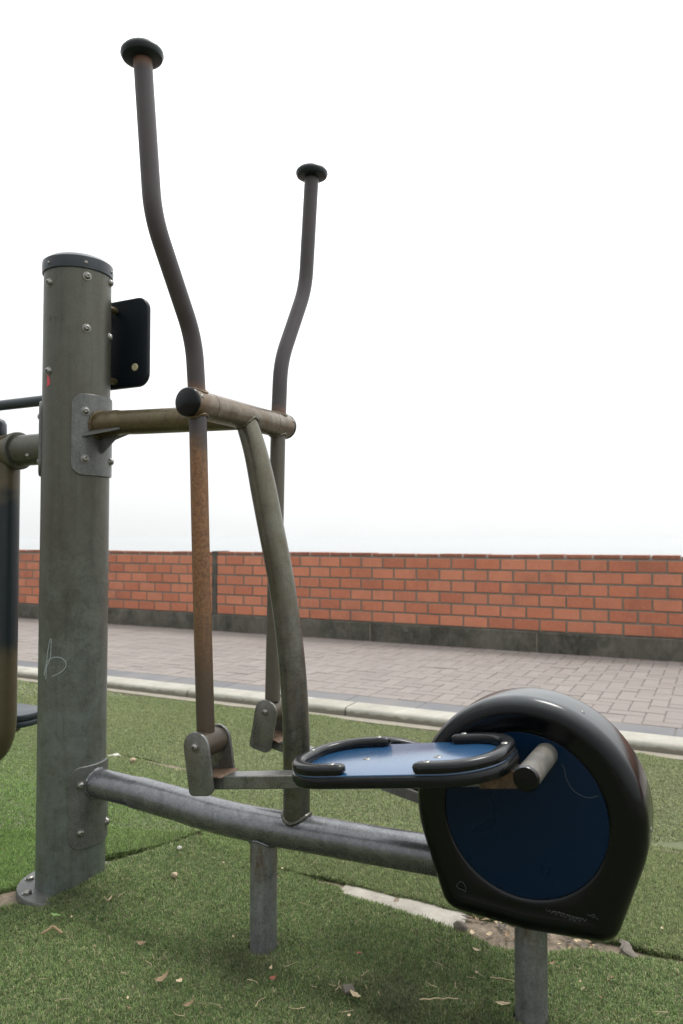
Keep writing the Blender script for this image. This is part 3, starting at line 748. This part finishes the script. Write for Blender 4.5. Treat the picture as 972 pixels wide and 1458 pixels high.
def gz(x, y, p):
    z = .006*np.sin(x*3.1+1.2)*np.sin(y*4.3+.6)+.004*np.sin(x*8.3+y*5.1)+.0025*np.sin(x*17+y*13+1)
    if p == 0: z = z+.036*np.exp(-((x+1.415)**2+(y-1.47)**2)/(2*.082**2))-.012*np.exp(-((x+.934)**2+(y-1.44)**2)/(2*.035**2))
    if p == 0: z = z*(1-np.exp(-np.abs(fF(x)-y)/.04))-.002*np.exp(-np.abs(fF(x)-y)/.02)
    if p == 1: z = z*(1-.6*np.exp(-np.abs(y-fM(x))/.05))-.002*np.exp(-np.abs(y-fM(x))/.03)
    if p == 1: z = z+.004+.022*np.exp(-((x+1.47)**2+(y-1.60)**2)/(2*.06**2))
    return z
def soil_z(x, y):
    X = np.array([x]); d = min(abs(fF(X)[0]-y), abs(fM(X)[0]-y), abs(cM(X)[0]-y), abs(cN(X)[0]-y), abs(cE(X)[0]-y))
    gap = fF(X)[0] < y < fM(X)[0] or cM(X)[0] < y < cN(X)[0] or y > cE(X)[0]
    return (-.005 if gap or d < .006 else -.034)+.003*mnoise.noise(V((x*9, y*9, 0)))+.004*mnoise.noise(V((x*30, y*30, 2)))
m = MB(); NX, NY = 420, 330; vs = []; fs = []
gx = -4.2+6.2*np.arange(NX+1)/NX; cF, cMe, c1, c2, c3 = fF(gx), fM(gx), cM(gx), cN(gx), cE(gx)
for j in range(NY+1):
    y = -.5+4.0*j/NY
    gap = ((cF < y) & (y < cMe)) | ((c1 < y) & (y < c2)) | (y > c3)
    d = np.min(np.abs(np.stack([cF, cMe, c1, c2, c3])-y), axis=0); zz = np.where(gap | (d < .006), -.005, -.034)
    for i in range(NX+1):
        x = float(gx[i]); up = zz[i] > -.02; vs.append((x, y, float(zz[i])+(.003*mnoise.noise(V((x*9, y*9, 0)))+.004*mnoise.noise(V((x*30, y*30, 2))) if up else 0)))
for j in range(NY):
    for i in range(NX):
        a = j*(NX+1)+i; fs.append((a, a+1, a+NX+2, a+NX+1))
m.add(vs, fs); struct(m.build('soil', 'dirt', None, 60))
# plateau, cliff and beach: one sheet out to the sea
m = MB(); prof = [(-900, -.075), (-60, -.075), (7.5, -.075), (9.5, -1.2), (16, -22), (30, -48), (48, -58.5), (60, -60.6), (75, -61.5)]
xs2 = [-2500, -600, -150, -40, 40, 150, 600, 2500]
m.add([(x, y, z) for y, z in prof for x in xs2], [(j*8+i, j*8+i+1, j*8+i+9, j*8+i+8) for j in range(len(prof)-1) for i in range(7)])
struct(m.build('ground', 'terrain', None, 0))
m = MB(); m.add([(-9000, 40, -61), (9000, 40, -61), (9000, 9000, -61), (-9000, 9000, -61)], [(0, 1, 2, 3)]); struct(m.build('sea', 'sea', None, 0))
m = MB(); vs = []; fs = []; N = 60; random.seed(5)                     # hazy headland with a town on it
for i in range(N+1):
    t = i/N; x = -5200+1500*t; y = 4300+500*t; h = 62*math.sin(PI*t)**.6*(.75+.25*mnoise.noise(V((t*6, 0, 0))))+(random.choice([0, 6, 16, 22]) if .1 < t < .9 else 0)
    vs += [(x, y, -62), (x, y, -61+h+.1), (x, y+300, -61+h*.8), (x, y+400, -62)]
for i in range(N):
    for k in range(3): fs.append((i*4+k, (i+1)*4+k, (i+1)*4+k+1, i*4+k+1))
m.add(vs, fs); struct(m.build('hills', 'hill', None, 0))

def inpost(x, y): return (x-PX)**2+(y-Y0)**2
def keep(x, y, p):
    d = inpost(x, y); fl = d < .134**2
    a = np.arctan2(y-Y0, x-PX)
    exposed = fl & ~((a > R(-72)) & (a < R(150)))
    if p == 0: k = ~exposed & (d > (PR+.002)**2)
    else: k = ~exposed & (d > (PR+.002)**2)
    for lx in (-.934, -.336): k &= (x-lx)**2+(y-Y0)**2 > .036**2
    return k
pieces = [(lambda x: np.full_like(x, -.4), fF), (fM, cM), (cN, cE)]
for p, (lo, hi) in enumerate(pieces):
    X = np.linspace(-6.8, 2., 560); NR = 60 if p == 0 else 40; m = MB(); vs = []; fs = []; t = np.linspace(0, 1, NR+1)
    Lo, Hi = lo(X), hi(X)
    for i, x in enumerate(X):
        ys = Lo[i]+(Hi[i]-Lo[i])*t; zs = gz(np.full_like(ys, x), ys, p)
        vs.append((x, ys[0]-.001, -.024)); vs += [(x, y, z) for y, z in zip(ys, zs)]; vs.append((x, ys[-1]+.001, -.024))
    M_ = NR+3
    for i in range(len(X)-1):
        for k in range(M_-1):
            c = np.mean([vs[i*M_+k], vs[(i+1)*M_+k+1]], axis=0)
            if keep(np.array([c[0]]), np.array([c[1]]), p)[0]: fs.append((i*M_+k, (i+1)*M_+k, (i+1)*M_+k+1, i*M_+k+1))
    m.add(vs, fs); struct(m.build('turf', 'turf', None, 60))

def blades():
    XS, YS, PS, WS, LS_ = [], [], [], [], []
    def sample(n, x0, x1, y0, y1, wd, ln, test=None):
        x = RNG.uniform(x0, x1, n); y = RNG.uniform(y0, y1, n)
        # view depth and lateral position, only to spend blades where they show large
        zc = -.45*x+.893*y; ac = .893*x+.45*y
        k = test(x, y, zc, ac); x, y = x[k], y[k]
        for p, (lo, hi) in enumerate(pieces):
            q = (y > lo(x)) & (y < hi(x)) & keep(x, y, p)
            XS.append(x[q]); YS.append(y[q]); PS.append(np.full(q.sum(), p))
            s = RNG.uniform(.75, 1.25, q.sum()); WS.append(wd*s); LS_.append(ln*RNG.uniform(.55, 1.25, q.sum()))
    infr = lambda x, y, z, a, mg=.08: (z > .3) & (np.abs(a)/np.maximum(z, .1) < .452+mg) & (z < 1.46*3)
    sample(900000, -2.1, .5, .8, 2.45, .0015, .0120, lambda x, y, z, a: infr(x, y, z, a) & (z < 2.35) & (z > 1.18))
    sample(640000, -4.2, .6, 1.3, 3.42, .0022, .0120, lambda x, y, z, a: infr(x, y, z, a) & (z >= 2.3))
    sample(230000, -6.8, 2., -.4, 3.42, .0042, .019, lambda x, y, z, a: ~infr(x, y, z, a, .06) | (z < 1.2))
    n0 = sum(len(q) for q in XS); drops, outw = [np.zeros(n0)], [np.zeros(n0)]
    for q, cv, sg, nb, wd in ((1, fM, -1, 46000, .0016), (0, fF, 1, 22000, .0016), (1, cM, 1, 9000, .0022), (2, cN, -1, 14000, .0022), (2, cE, 1, 9000, .0022)):
        xe = RNG.uniform(-2.6 if q == 0 or cv is fM else -4.2, .7, nb); ye = cv(xe)+sg*RNG.uniform(-.003, .0015, nb); kk = keep(xe, ye, q); xe, ye = xe[kk], ye[kk]; m_ = len(xe)
        XS.append(xe); YS.append(ye); PS.append(np.full(m_, q)); WS.append(wd*RNG.uniform(.75, 1.25, m_)); LS_.append(.012*RNG.uniform(.6, 1.3, m_))
        drops.append(RNG.uniform(0, .022, m_)); outw.append(np.full(m_, float(sg)))
    x, y, p = map(np.concatenate, (XS, YS, PS)); w, L = np.concatenate(WS), np.concatenate(LS_); drop_, out_ = np.concatenate(drops), np.concatenate(outw)
    n = len(x); z = np.zeros(n)
    for q in range(3): s = p == q; z[s] = gz(x[s], y[s], q)
    z = z-drop_
    az = RNG.uniform(0, 2*PI, n); lean = RNG.uniform(.5, 2.5, n); tw = az+PI/2+RNG.normal(0, .6, n)
    # the pile lies over in drifting directions
    flow = 2.2*np.sin(x*2.3+y*1.1)+1.5*np.sin(y*3.7-x)
    az = np.where(RNG.random(n) < .18, flow+RNG.normal(0, .6, n), az)
    az = np.where(out_ != 0, out_*PI/2+RNG.normal(0, .6, n), az)
    dx, dy = np.cos(az), np.sin(az); wx, wy = np.cos(tw)*w/2, np.sin(tw)*w/2
    h1 = L*.6*np.cos(lean*.5); o1 = L*.6*np.sin(lean*.5); h2 = h1+L*.4*np.cos(lean*1.35); o2 = o1+L*.4*np.sin(lean*1.35)
    vs = np.empty((n, 5, 3), np.float32); z0 = z-.002
    vs[:, 0] = np.stack([x-wx, y-wy, z0], 1); vs[:, 1] = np.stack([x+wx, y+wy, z0], 1)
    vs[:, 2] = np.stack([x+dx*o1+wx*.8, y+dy*o1+wy*.8, z+h1], 1); vs[:, 3] = np.stack([x+dx*o1-wx*.8, y+dy*o1-wy*.8, z+h1], 1)
    vs[:, 4] = np.stack([x+dx*o2, y+dy*o2, z+h2], 1)
    # yarn colours
    pal = np.array([(.060, .098, .030), (.078, .118, .038), (.045, .078, .027), (.105, .135, .052), (.125, .130, .066), (.17, .155, .09), (.03, .05, .02)])
    pr = np.array([.25, .25, .16, .15, .09, .05, .05]); ci = RNG.choice(7, n, p=pr/pr.sum()); c = pal[ci]
    def nz(sx, sy, ph): return .5+.25*np.sin(x*sx+ph+1.3*np.sin(y*sy*.7+ph))+.25*np.sin(y*sy+ph*2+1.1*np.sin(x*sx*.8))
    worn = nz(2.1, 2.9, .5)*.6+nz(7.3, 6.1, 1.7)*.4
    dry = np.array([.135, .132, .078]); g2 = np.array([.055, .135, .018])
    k = np.clip((worn-.45)*1.6, 0, 1)[:, None]*.5; c = c*(1-k)+dry*k
    # the piece on the left behind the post is the least worn and greenest
    gl = np.where(p >= 1, np.clip((-1.05-x)/.8, 0, 1)*np.clip((2.5-y)/.5, .25, 1), 0)[:, None]*.6; c = c*(1-gl)+g2*gl
    bl = np.where(p == 0, .0, .18)[:, None]; c = c*(1-bl)+np.array([.115, .135, .055])*bl
    far = np.clip((y-1.6)/1.4, 0, 1)[:, None]*(1-gl); c = c*(1-.35*far)+np.array([.135, .142, .075])*.35*far
    # tuft by tuft variation (stitches about 8 mm apart) and dirty places under the machine, its shade painted into the blades
    tuft = np.random.default_rng(3).uniform(.72, 1.28, (97, 89)); c = c*tuft[(np.floor(x/.008).astype(int)) % 97, (np.floor(y/.007).astype(int)) % 89][:, None]
    soil = np.exp(-((x+.52)**2/.05+(y-1.36)**2/.018))+.8*np.exp(-((x+.95)**2/.012+(y-1.36)**2/.010))+.7*np.exp(-((x+1.42)**2/.006+(y-1.38)**2/.003))  # mask for painted shade and dirt below pedals, short leg and post
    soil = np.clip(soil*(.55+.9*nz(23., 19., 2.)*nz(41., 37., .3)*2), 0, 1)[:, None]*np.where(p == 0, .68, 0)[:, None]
    c = c*(1-soil)+np.array([.026, .028, .017])*soil  # darkens the blades for the machine's painted shade as well as dirt
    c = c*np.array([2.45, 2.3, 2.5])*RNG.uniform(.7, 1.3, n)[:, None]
    me = bpy.data.meshes.new('artificial_grass'); me.vertices.add(n*5); me.vertices.foreach_set('co', vs.ravel())
    base = np.arange(n, dtype=np.int32)[:, None]*5
    loops = (base+np.array([0, 1, 2, 3, 3, 2, 4], np.int32)).ravel(); me.loops.add(n*7); me.loops.foreach_set('vertex_index', loops)
    me.polygons.add(n*2); st = (np.arange(n, dtype=np.int32)[:, None]*7+np.array([0, 4], np.int32)).ravel()
    me.polygons.foreach_set('loop_start', st); me.update(calc_edges=True); me.validate()
    at = me.color_attributes.new('Col', 'FLOAT_COLOR', 'POINT')
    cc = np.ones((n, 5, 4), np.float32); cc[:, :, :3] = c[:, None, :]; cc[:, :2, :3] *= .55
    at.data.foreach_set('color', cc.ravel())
    me.materials.append(MAT['blade']); o = bpy.data.objects.new('artificial_grass', me); COL.objects.link(o); return struct(o, 'stuff')
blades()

# exposed concrete footing in the gap
m = MB(); N = 40; top = []; vs = []; fs = []
for i in range(N+1):
    x = -.893+.335*i/N; wv = .004*mnoise.noise(V((x*20, 1, 0))); a = 1.724+.009*mnoise.noise(V((x*22, 5, 0)))-.03*i/N; b = 1.803+wv
    for y, zz in ((a, -.03), (a+.003, -.008), (a+.012, -.003), (b, -.002), (b+.004, -.03)): vs.append((x, y, zz+.003*mnoise.noise(V((x*30, y*30, 0)))))
for i in range(N):
    for k in range(4): fs.append((i*5+k, (i+1)*5+k, (i+1)*5+k+1, i*5+k+1))
fs += [(0, 1, 2, 3, 4), tuple(N*5+k for k in range(5))[::-1]]
m.add(vs, fs); struct(m.build('concrete_footing', 'footing', None, 30))

# ------------------------------------------------------------------ litter
random.seed(21)
def piece_of(x, y):
    X = np.array([x])
    for p, (lo, hi) in enumerate(pieces):
        if lo(X)[0] < y < hi(X)[0]: return p
    return None
def surf(x, y):
    p = piece_of(x, y)
    return soil_z(x, y)+.004 if p is None else float(gz(np.array([x]), np.array([y]), p)[0])+.0115
def leaf_mesh(L, W, curl, fold, notch=0):
    m = MB(); n, k = 10, 4; vs = []; fs = []
    for i in range(n+1):
        t = i/n; w = W*math.sin(PI*min(max(t, .02), .985))**.75*(1+.16*math.sin(t*17+notch))
        for j in range(-k, k+1):
            s = j/k; vs.append((L*(t-.5), w*s*.5, curl*L*(t-.5)**2*2+fold*W*abs(s)*.5+.05*W*math.sin(t*9+s*4)))
    q = 2*k+1
    for i in range(n):
        for j in range(2*k): fs.append((i*q+j, (i+1)*q+j, (i+1)*q+j+1, i*q+j+1))
    m.add(vs, fs); return m
def stick_mesh(L, r, bend, taper=.5):
    m = MB(); p = [(L*(t/8-.5), bend*L*math.sin(PI*t/8)+.03*L*math.sin(t*2.3), .0) for t in range(9)]
    tube(m, p, [r*(1-taper*t/8) for t in range(9)], 7); return m
def stone_mesh(sx, sy, sz, seed):
    m = MB(); bm = bmesh.new(); bmesh.ops.create_icosphere(bm, subdivisions=3, radius=1)
    for v in bm.verts:
        d = 1+.35*mnoise.noise(v.co*1.3+V((seed, 0, 0)))+.12*mnoise.noise(v.co*4+V((seed, 3, 0))); v.co = V((v.co.x*sx*d, v.co.y*sy*d, v.co.z*sz*d))
    m.add([v.co.copy() for v in bm.verts], [tuple(v.index for v in f.verts) for f in bm.faces]); bm.free(); return m
def drop(m, name, mat, uv, label, cat, group=None, rot=None, dz=.001, tilt=.15):
    if uv[0] > 20 or uv[1] > 20: p = ground_at(uv[0], uv[1], .008)
    else: p = V((uv[0], uv[1], 0))
    o = m.build(name, mat, None, 40); o.location = (p.x, p.y, surf(p.x, p.y)+dz)
    o.rotation_euler = (random.uniform(-tilt, tilt), random.uniform(-tilt, tilt), random.uniform(0, 2*PI) if rot is None else rot)
    return tag(o, label, cat, group)
drop(leaf_mesh(.026, .012, .2, .2), 'green_leaf', 'leaf_green', (79, 1313), 'small green leaf lying in front of the post base', 'leaf', None, .3, .003)
def fork():
    m = MB(); tube(m, spline([(-.022, -.006, 0), (-.008, 0, .006), (0, .004, .010), (.012, -.001, .006), (.024, -.006, 0)]), .0028, 7); tube(m, spline([(-.022, -.006, 0), (-.012, -.004, .004), (0, .004, .010)]), .002, 6); return m
drop(fork(), 'curled_leaf', 'leaf_brown', (74, 1334), 'arched brown curled leaf near the post base', 'leaf', None, .5, .001, 0)
drop(leaf_mesh(.022, .010, .9, .6), 'dry_leaf', 'leaf_tan', (153, 1298), 'curled tan leaf standing on edge right of the post base', 'leaf', None, 1.3, .004, .4)
drop(leaf_mesh(.024, .012, .5, .3), 'dry_leaf', 'leaf_brown', (201, 1346), 'oval brown leaf between the post and the short support leg', 'leaf', None, .4, .003)
drop(leaf_mesh(.036, .014, .5, .3), 'dry_leaf', 'leaf_brown', (229, 1399), 'large long brown leaf lying diagonally in the left foreground turf', 'leaf', None, 1.25, .004)
drop(leaf_mesh(.014, .015, .3, .2), 'dry_leaf', 'leaf_tan', (255, 1401), 'small triangular tan leaf beside the large long brown leaf', 'leaf', None, 1.4, .003)
drop(leaf_mesh(.026, .010, .6, .3), 'dry_leaf', 'leaf_brown', (268, 1437), 'narrow dark brown leaf at the bottom edge left of the short leg', 'leaf', None, 1.0, .003)
drop(leaf_mesh(.015, .011, .4, .3), 'dry_leaf', 'leaf_red', (388, 1396), 'small reddish brown leaf just below the short support leg', 'leaf', None, .9, .003)
drop(leaf_mesh(.012, .010, .3, .3), 'dry_leaf', 'leaf_red', (511, 1364), 'tiny dark red leaf fragment right of the short support leg', 'leaf', None, .2, .003)
m = MB(); box(m, (-.011, -.009, -.003), (.011, .009, .004), .001); drop(m, 'wood_chip', 'wood_grey', (496, 1418), 'square brown wood chip in the foreground turf', 'wood chip', None, .9, .004, .35)
drop(leaf_mesh(.028, .011, .3, .4), 'dry_leaf', 'leaf_tan', (506, 1428), 'pointed tan leaf touching the square wood chip', 'leaf', None, -.3, .004)
drop(stick_mesh(.075, .0014, .03, .2), 'dry_straw', 'straw', (625, 1426), 'long straight yellow straw lying left of the flywheel leg', 'straw', None, .5, .004, .03)
drop(stick_mesh(.052, .0012, .06, .2), 'dry_straw', 'straw', (716, 1399), 'yellow straw stem ending against the flywheel support leg', 'straw', None, .15, .004, .03)
drop(leaf_mesh(.030, .009, .2, .4), 'dry_leaf', 'leaf_tan', (716, 1434), 'long tan leaf at the foot of the flywheel support leg', 'leaf', None, .3, .004)
drop(leaf_mesh(.02, .010, .6, .3), 'dry_leaf', 'leaf_brown', (785, 1376), 'small brown leaf just right of the flywheel support leg', 'leaf', None, .9, .004)
drop(leaf_mesh(.019, .010, .4, .3), 'dry_leaf', 'leaf_tan', (678, 1356), 'pinkish tan leaf on the turf under the housing corner', 'leaf', None, .1, .003)
drop(stone_mesh(.007, .006, .005, 1), 'pebble', 'stone_pale', (255, 1209), 'pale pebble by the turf seam under the lower beam', 'pebble', None, 0, .002)
drop(stone_mesh(.009, .007, .007, 2), 'pebble', 'stone_tan', (248, 1248), 'tan brown pebble on the turf left of the short support leg', 'pebble', None, 0, .002)
drop(stone_mesh(.028, .016, .008, 3), 'concrete_lump', 'stone_pale', (162, 1073), 'pale flat concrete lump in the seam right of the post', 'stone', None, .4, .0)
drop(stone_mesh(.013, .010, .008, 4), 'concrete_lump', 'stone_tan', (189, 1085), 'smaller tan stone in the seam beside the pale concrete lump', 'stone', None, .2, .0)
drop(leaf_mesh(.026, .018, .3, .3), 'paper_scrap', 'paper', (225, 1160), 'crumpled pale bluish paper scrap on the turf behind the lower beam', 'paper scrap', None, .2, .004)
m = MB(); N, K = 26, 12; vs = []; fs = []
for i in range(N+1):
    t = i/N; x = -.036+.072*t
    for k in range(K):
        a = 2*PI*k/K; r = (.0035+.0065*math.sin(PI*min(max(t, .06), .94)))*(1+.55*mnoise.noise(V((x*60, math.cos(a)*2, math.sin(a)*2)))); vs.append((x, math.cos(a)*r*1.25+.004*math.sin(t*7), math.sin(a)*r*.8+.002))
for i in range(N):
    for k in range(K): fs.append((i*K+k, i*K+(k+1) % K, (i+1)*K+(k+1) % K, (i+1)*K+k))
fs += [tuple(range(K))[::-1], tuple(N*K+k for k in range(K))]
m.add(vs, fs); drop(m, 'bark_piece', 'wood_grey', (893, 1350), 'grey split bark piece in the seam right of the flywheel housing', 'bark', None, -1.0, .004, .03)
drop(stone_mesh(.016, .011, .012, 6), 'concrete_lump', 'wood_grey', (655, 1318), 'dark grey stone at the corner of the exposed concrete footing', 'stone', None, .3, .006)
drop(leaf_mesh(.03, .010, .1, .4), 'wood_splinter', 'leaf_tan', (672, 1326), 'pale wood splinter in the dirt gap beside the concrete footing', 'wood splinter', None, 1.9, .006, .3)
def scatter_in(n, fn):
    k = 0
    while k < n:
        u, v = random.uniform(0, 972), random.uniform(1090, 1458); p = ground_at(u, v)
        if p.x > .2 or p.x < -3: continue
        d = (p.x-PX)**2+(p.y-Y0)**2
        if piece_of(p.x, p.y) is None or d < .02 or min((p.x+.934)**2, (p.x+.336)**2)+(p.y-Y0)**2 < .004: continue
        fn(u, v); k += 1
straws = [(155, 1343), (218, 1364), (176, 1391), (88, 1436), (59, 1405), (388, 1413), (359, 1402), (371, 1432), (307, 1439), (413, 1376), (446, 1410), (482, 1415), (422, 1440), (434, 1290), (485, 1411), (496, 1450), (541, 1424), (520, 1394), (672, 1395), (614, 1404), (830, 1412), (965, 1393), (255, 1450), (940, 1452), (176, 1391)]
for uv in straws: drop(stick_mesh(random.uniform(.014, .034), random.uniform(.0006, .0010), random.uniform(-.15, .2)), 'straw_bit', 'straw', uv, 'short thin bit of pale straw lying on the turf', 'straw', 'short bits of straw on the turf', None, .004, .08)
scatter_in(30, lambda u, v: drop(stick_mesh(random.uniform(.009, .026), random.uniform(.0005, .0008), random.uniform(-.2, .25)), 'straw_bit', random.choice(['straw', 'straw', 'wood_grey']), (u, v), 'short thin bit of pale straw lying on the turf', 'straw', 'short bits of straw on the turf', None, .004, .08))
scatter_in(26, lambda u, v: drop(leaf_mesh(random.uniform(.006, .012), random.uniform(.004, .007), random.uniform(.2, .8), .3, random.random()*5), 'leaf_fragment', random.choice(['leaf_brown', 'leaf_tan', 'leaf_tan']), (u, v), 'tiny dry leaf fragment on the turf', 'leaf', 'tiny dry leaf fragments on the turf', None, .004, .3))
# chips and dry leaves lying in the dirt gaps
for k in range(42):
    x = random.uniform(-.56, -.26); y = random.uniform(float(fF(np.array([x]))[0])+.01, float(fM(np.array([x]))[0])-.008)
    drop(leaf_mesh(random.uniform(.012, .026), random.uniform(.005, .011), .2, .4, k), 'leaf_chip', random.choice(['leaf_tan', 'leaf_brown', 'wood_grey']), (x, y), 'dry chip in the bare dirt under the flywheel housing', 'chip', 'dry chips in the dirt under the housing', None, .003, .35)
for k in range(16):
    x = random.uniform(-1.74, -1.63); y = (float(fF(np.array([x]))[0])+float(fM(np.array([x]))[0]))/2+random.uniform(-.022, .022)
    drop(leaf_mesh(random.uniform(.012, .022), random.uniform(.005, .010), .3, .4, k), 'leaf_chip', random.choice(['leaf_brown', 'leaf_red', 'leaf_brown']), (x, y), 'dry brown chip in the turf gap left of the post base', 'chip', 'dry chips in the gap by the post', None, .004, .35)

# ------------------------------------------------------------------ haze over sea and shore
hz = NT('haze_air'); hz.n.remove(hz.b); pvn = hz.n.new('ShaderNodeVolumePrincipled')
pvn.inputs['Color'].default_value = (.862, .866, .866, 1); pvn.inputs['Density'].default_value = .0006; pvn.inputs['Anisotropy'].default_value = .3
hz.l.new(pvn.outputs[0], hz.n['Material Output'].inputs['Volume']); MAT['haze'] = hz.m
m = MB(); box(m, (-9100, -1000, -63), (9100, 9100, 3.2)); struct(m.build('haze', 'haze', None, 0), 'stuff')

# ------------------------------------------------------------------ sky, sun, camera
SUN_EL, SUN_AZ = 66, 8                            # azimuth measured from +Y towards +X
w = bpy.data.worlds.new('World'); SC.world = w; w.use_nodes = True
t = w.node_tree; bg = t.nodes['Background']; L = t.links
sky = t.nodes.new('ShaderNodeTexSky'); sky.sky_type = 'NISHITA'; sky.sun_disc = False
sky.sun_elevation = R(SUN_EL); sky.sun_rotation = R(SUN_AZ); sky.air_density = 1.5; sky.dust_density = 4
tc = t.nodes.new('ShaderNodeTexCoord'); sx = t.nodes.new('ShaderNodeSeparateXYZ'); L.new(tc.outputs['Generated'], sx.inputs[0])
ns = t.nodes.new('ShaderNodeTexNoise'); ns.inputs['Scale'].default_value = 1.6; ns.inputs['Detail'].default_value = 7; L.new(tc.outputs['Generated'], ns.inputs['Vector'])
dp = t.nodes.new('ShaderNodeVectorMath'); dp.operation = 'DOT_PRODUCT'; L.new(tc.outputs['Generated'], dp.inputs[0]); dp.inputs[1].default_value = (.5, .866, 0)
mr = t.nodes.new('ShaderNodeMapRange'); mr.interpolation_type = 'SMOOTHSTEP'; L.new(dp.outputs['Value'], mr.inputs[0])
for k, v in enumerate((-.85, .6, .58, 1.08)): mr.inputs[k+1].default_value = v
mz = t.nodes.new('ShaderNodeMapRange'); L.new(sx.outputs[2], mz.inputs[0])
for k, v in enumerate((-.02, 1.0, 6.8, 21.0)): mz.inputs[k+1].default_value = v
m3 = t.nodes.new('ShaderNodeMath'); m3.operation = 'MULTIPLY'; L.new(mr.outputs[0], m3.inputs[0]); L.new(mz.outputs[0], m3.inputs[1])
mu = t.nodes.new('ShaderNodeMath'); mu.operation = 'MULTIPLY'; L.new(m3.outputs[0], mu.inputs[0])
m2 = t.nodes.new('ShaderNodeMapRange'); L.new(ns.outputs['Fac'], m2.inputs[0])
for k, v in enumerate((.3, .7, .94, 1.05)): m2.inputs[k+1].default_value = v
L.new(m2.outputs[0], mu.inputs[1])
cb = t.nodes.new('ShaderNodeCombineColor')
for k, f in enumerate((.975, .995, 1.0)):
    mm = t.nodes.new('ShaderNodeMath'); mm.operation = 'MULTIPLY'; L.new(mu.outputs[0], mm.inputs[0]); mm.inputs[1].default_value = f; L.new(mm.outputs[0], cb.inputs[k])
mx = t.nodes.new('ShaderNodeMix'); mx.data_type = 'RGBA'; mx.inputs[0].default_value = .93
L.new(sky.outputs[0], mx.inputs[6]); L.new(cb.outputs[0], mx.inputs[7]); L.new(mx.outputs[2], bg.inputs[0]); bg.inputs[1].default_value = .1
sd = bpy.data.lights.new('sun', 'SUN'); sd.energy = 1.5; sd.angle = R(16); sd.color = (1, .97, .93)
so = bpy.data.objects.new('sun', sd); COL.objects.link(so)
el, az = R(SUN_EL), R(SUN_AZ); dirv = V((math.sin(az)*math.cos(el), math.cos(az)*math.cos(el), math.sin(el)))
so.rotation_euler = dirv.to_track_quat('Z', 'Y').to_euler(); so.location = (0, 0, 20)

cd = bpy.data.cameras.new('camera'); cam = bpy.data.objects.new('camera', cd); COL.objects.link(cam); SC.camera = cam
cd.sensor_fit = 'VERTICAL'; cd.sensor_height = 36; cd.lens = FPX/1458*36; cd.clip_start = .02; cd.clip_end = 40000
cam.location = CAM; cam.rotation_euler = (R(90)+PIT, 0, YAW)
cd.dof.use_dof = True; cd.dof.focus_distance = 1.55; cd.dof.aperture_fstop = 6.3

SC.view_settings.view_transform = 'Standard'; SC.view_settings.look = 'None'; SC.view_settings.exposure = .45; SC.view_settings.gamma = 1
SC.render.engine = 'CYCLES'; SC.cycles.use_denoising = True
SC.cycles.max_bounces = 8; SC.cycles.volume_bounces = 1
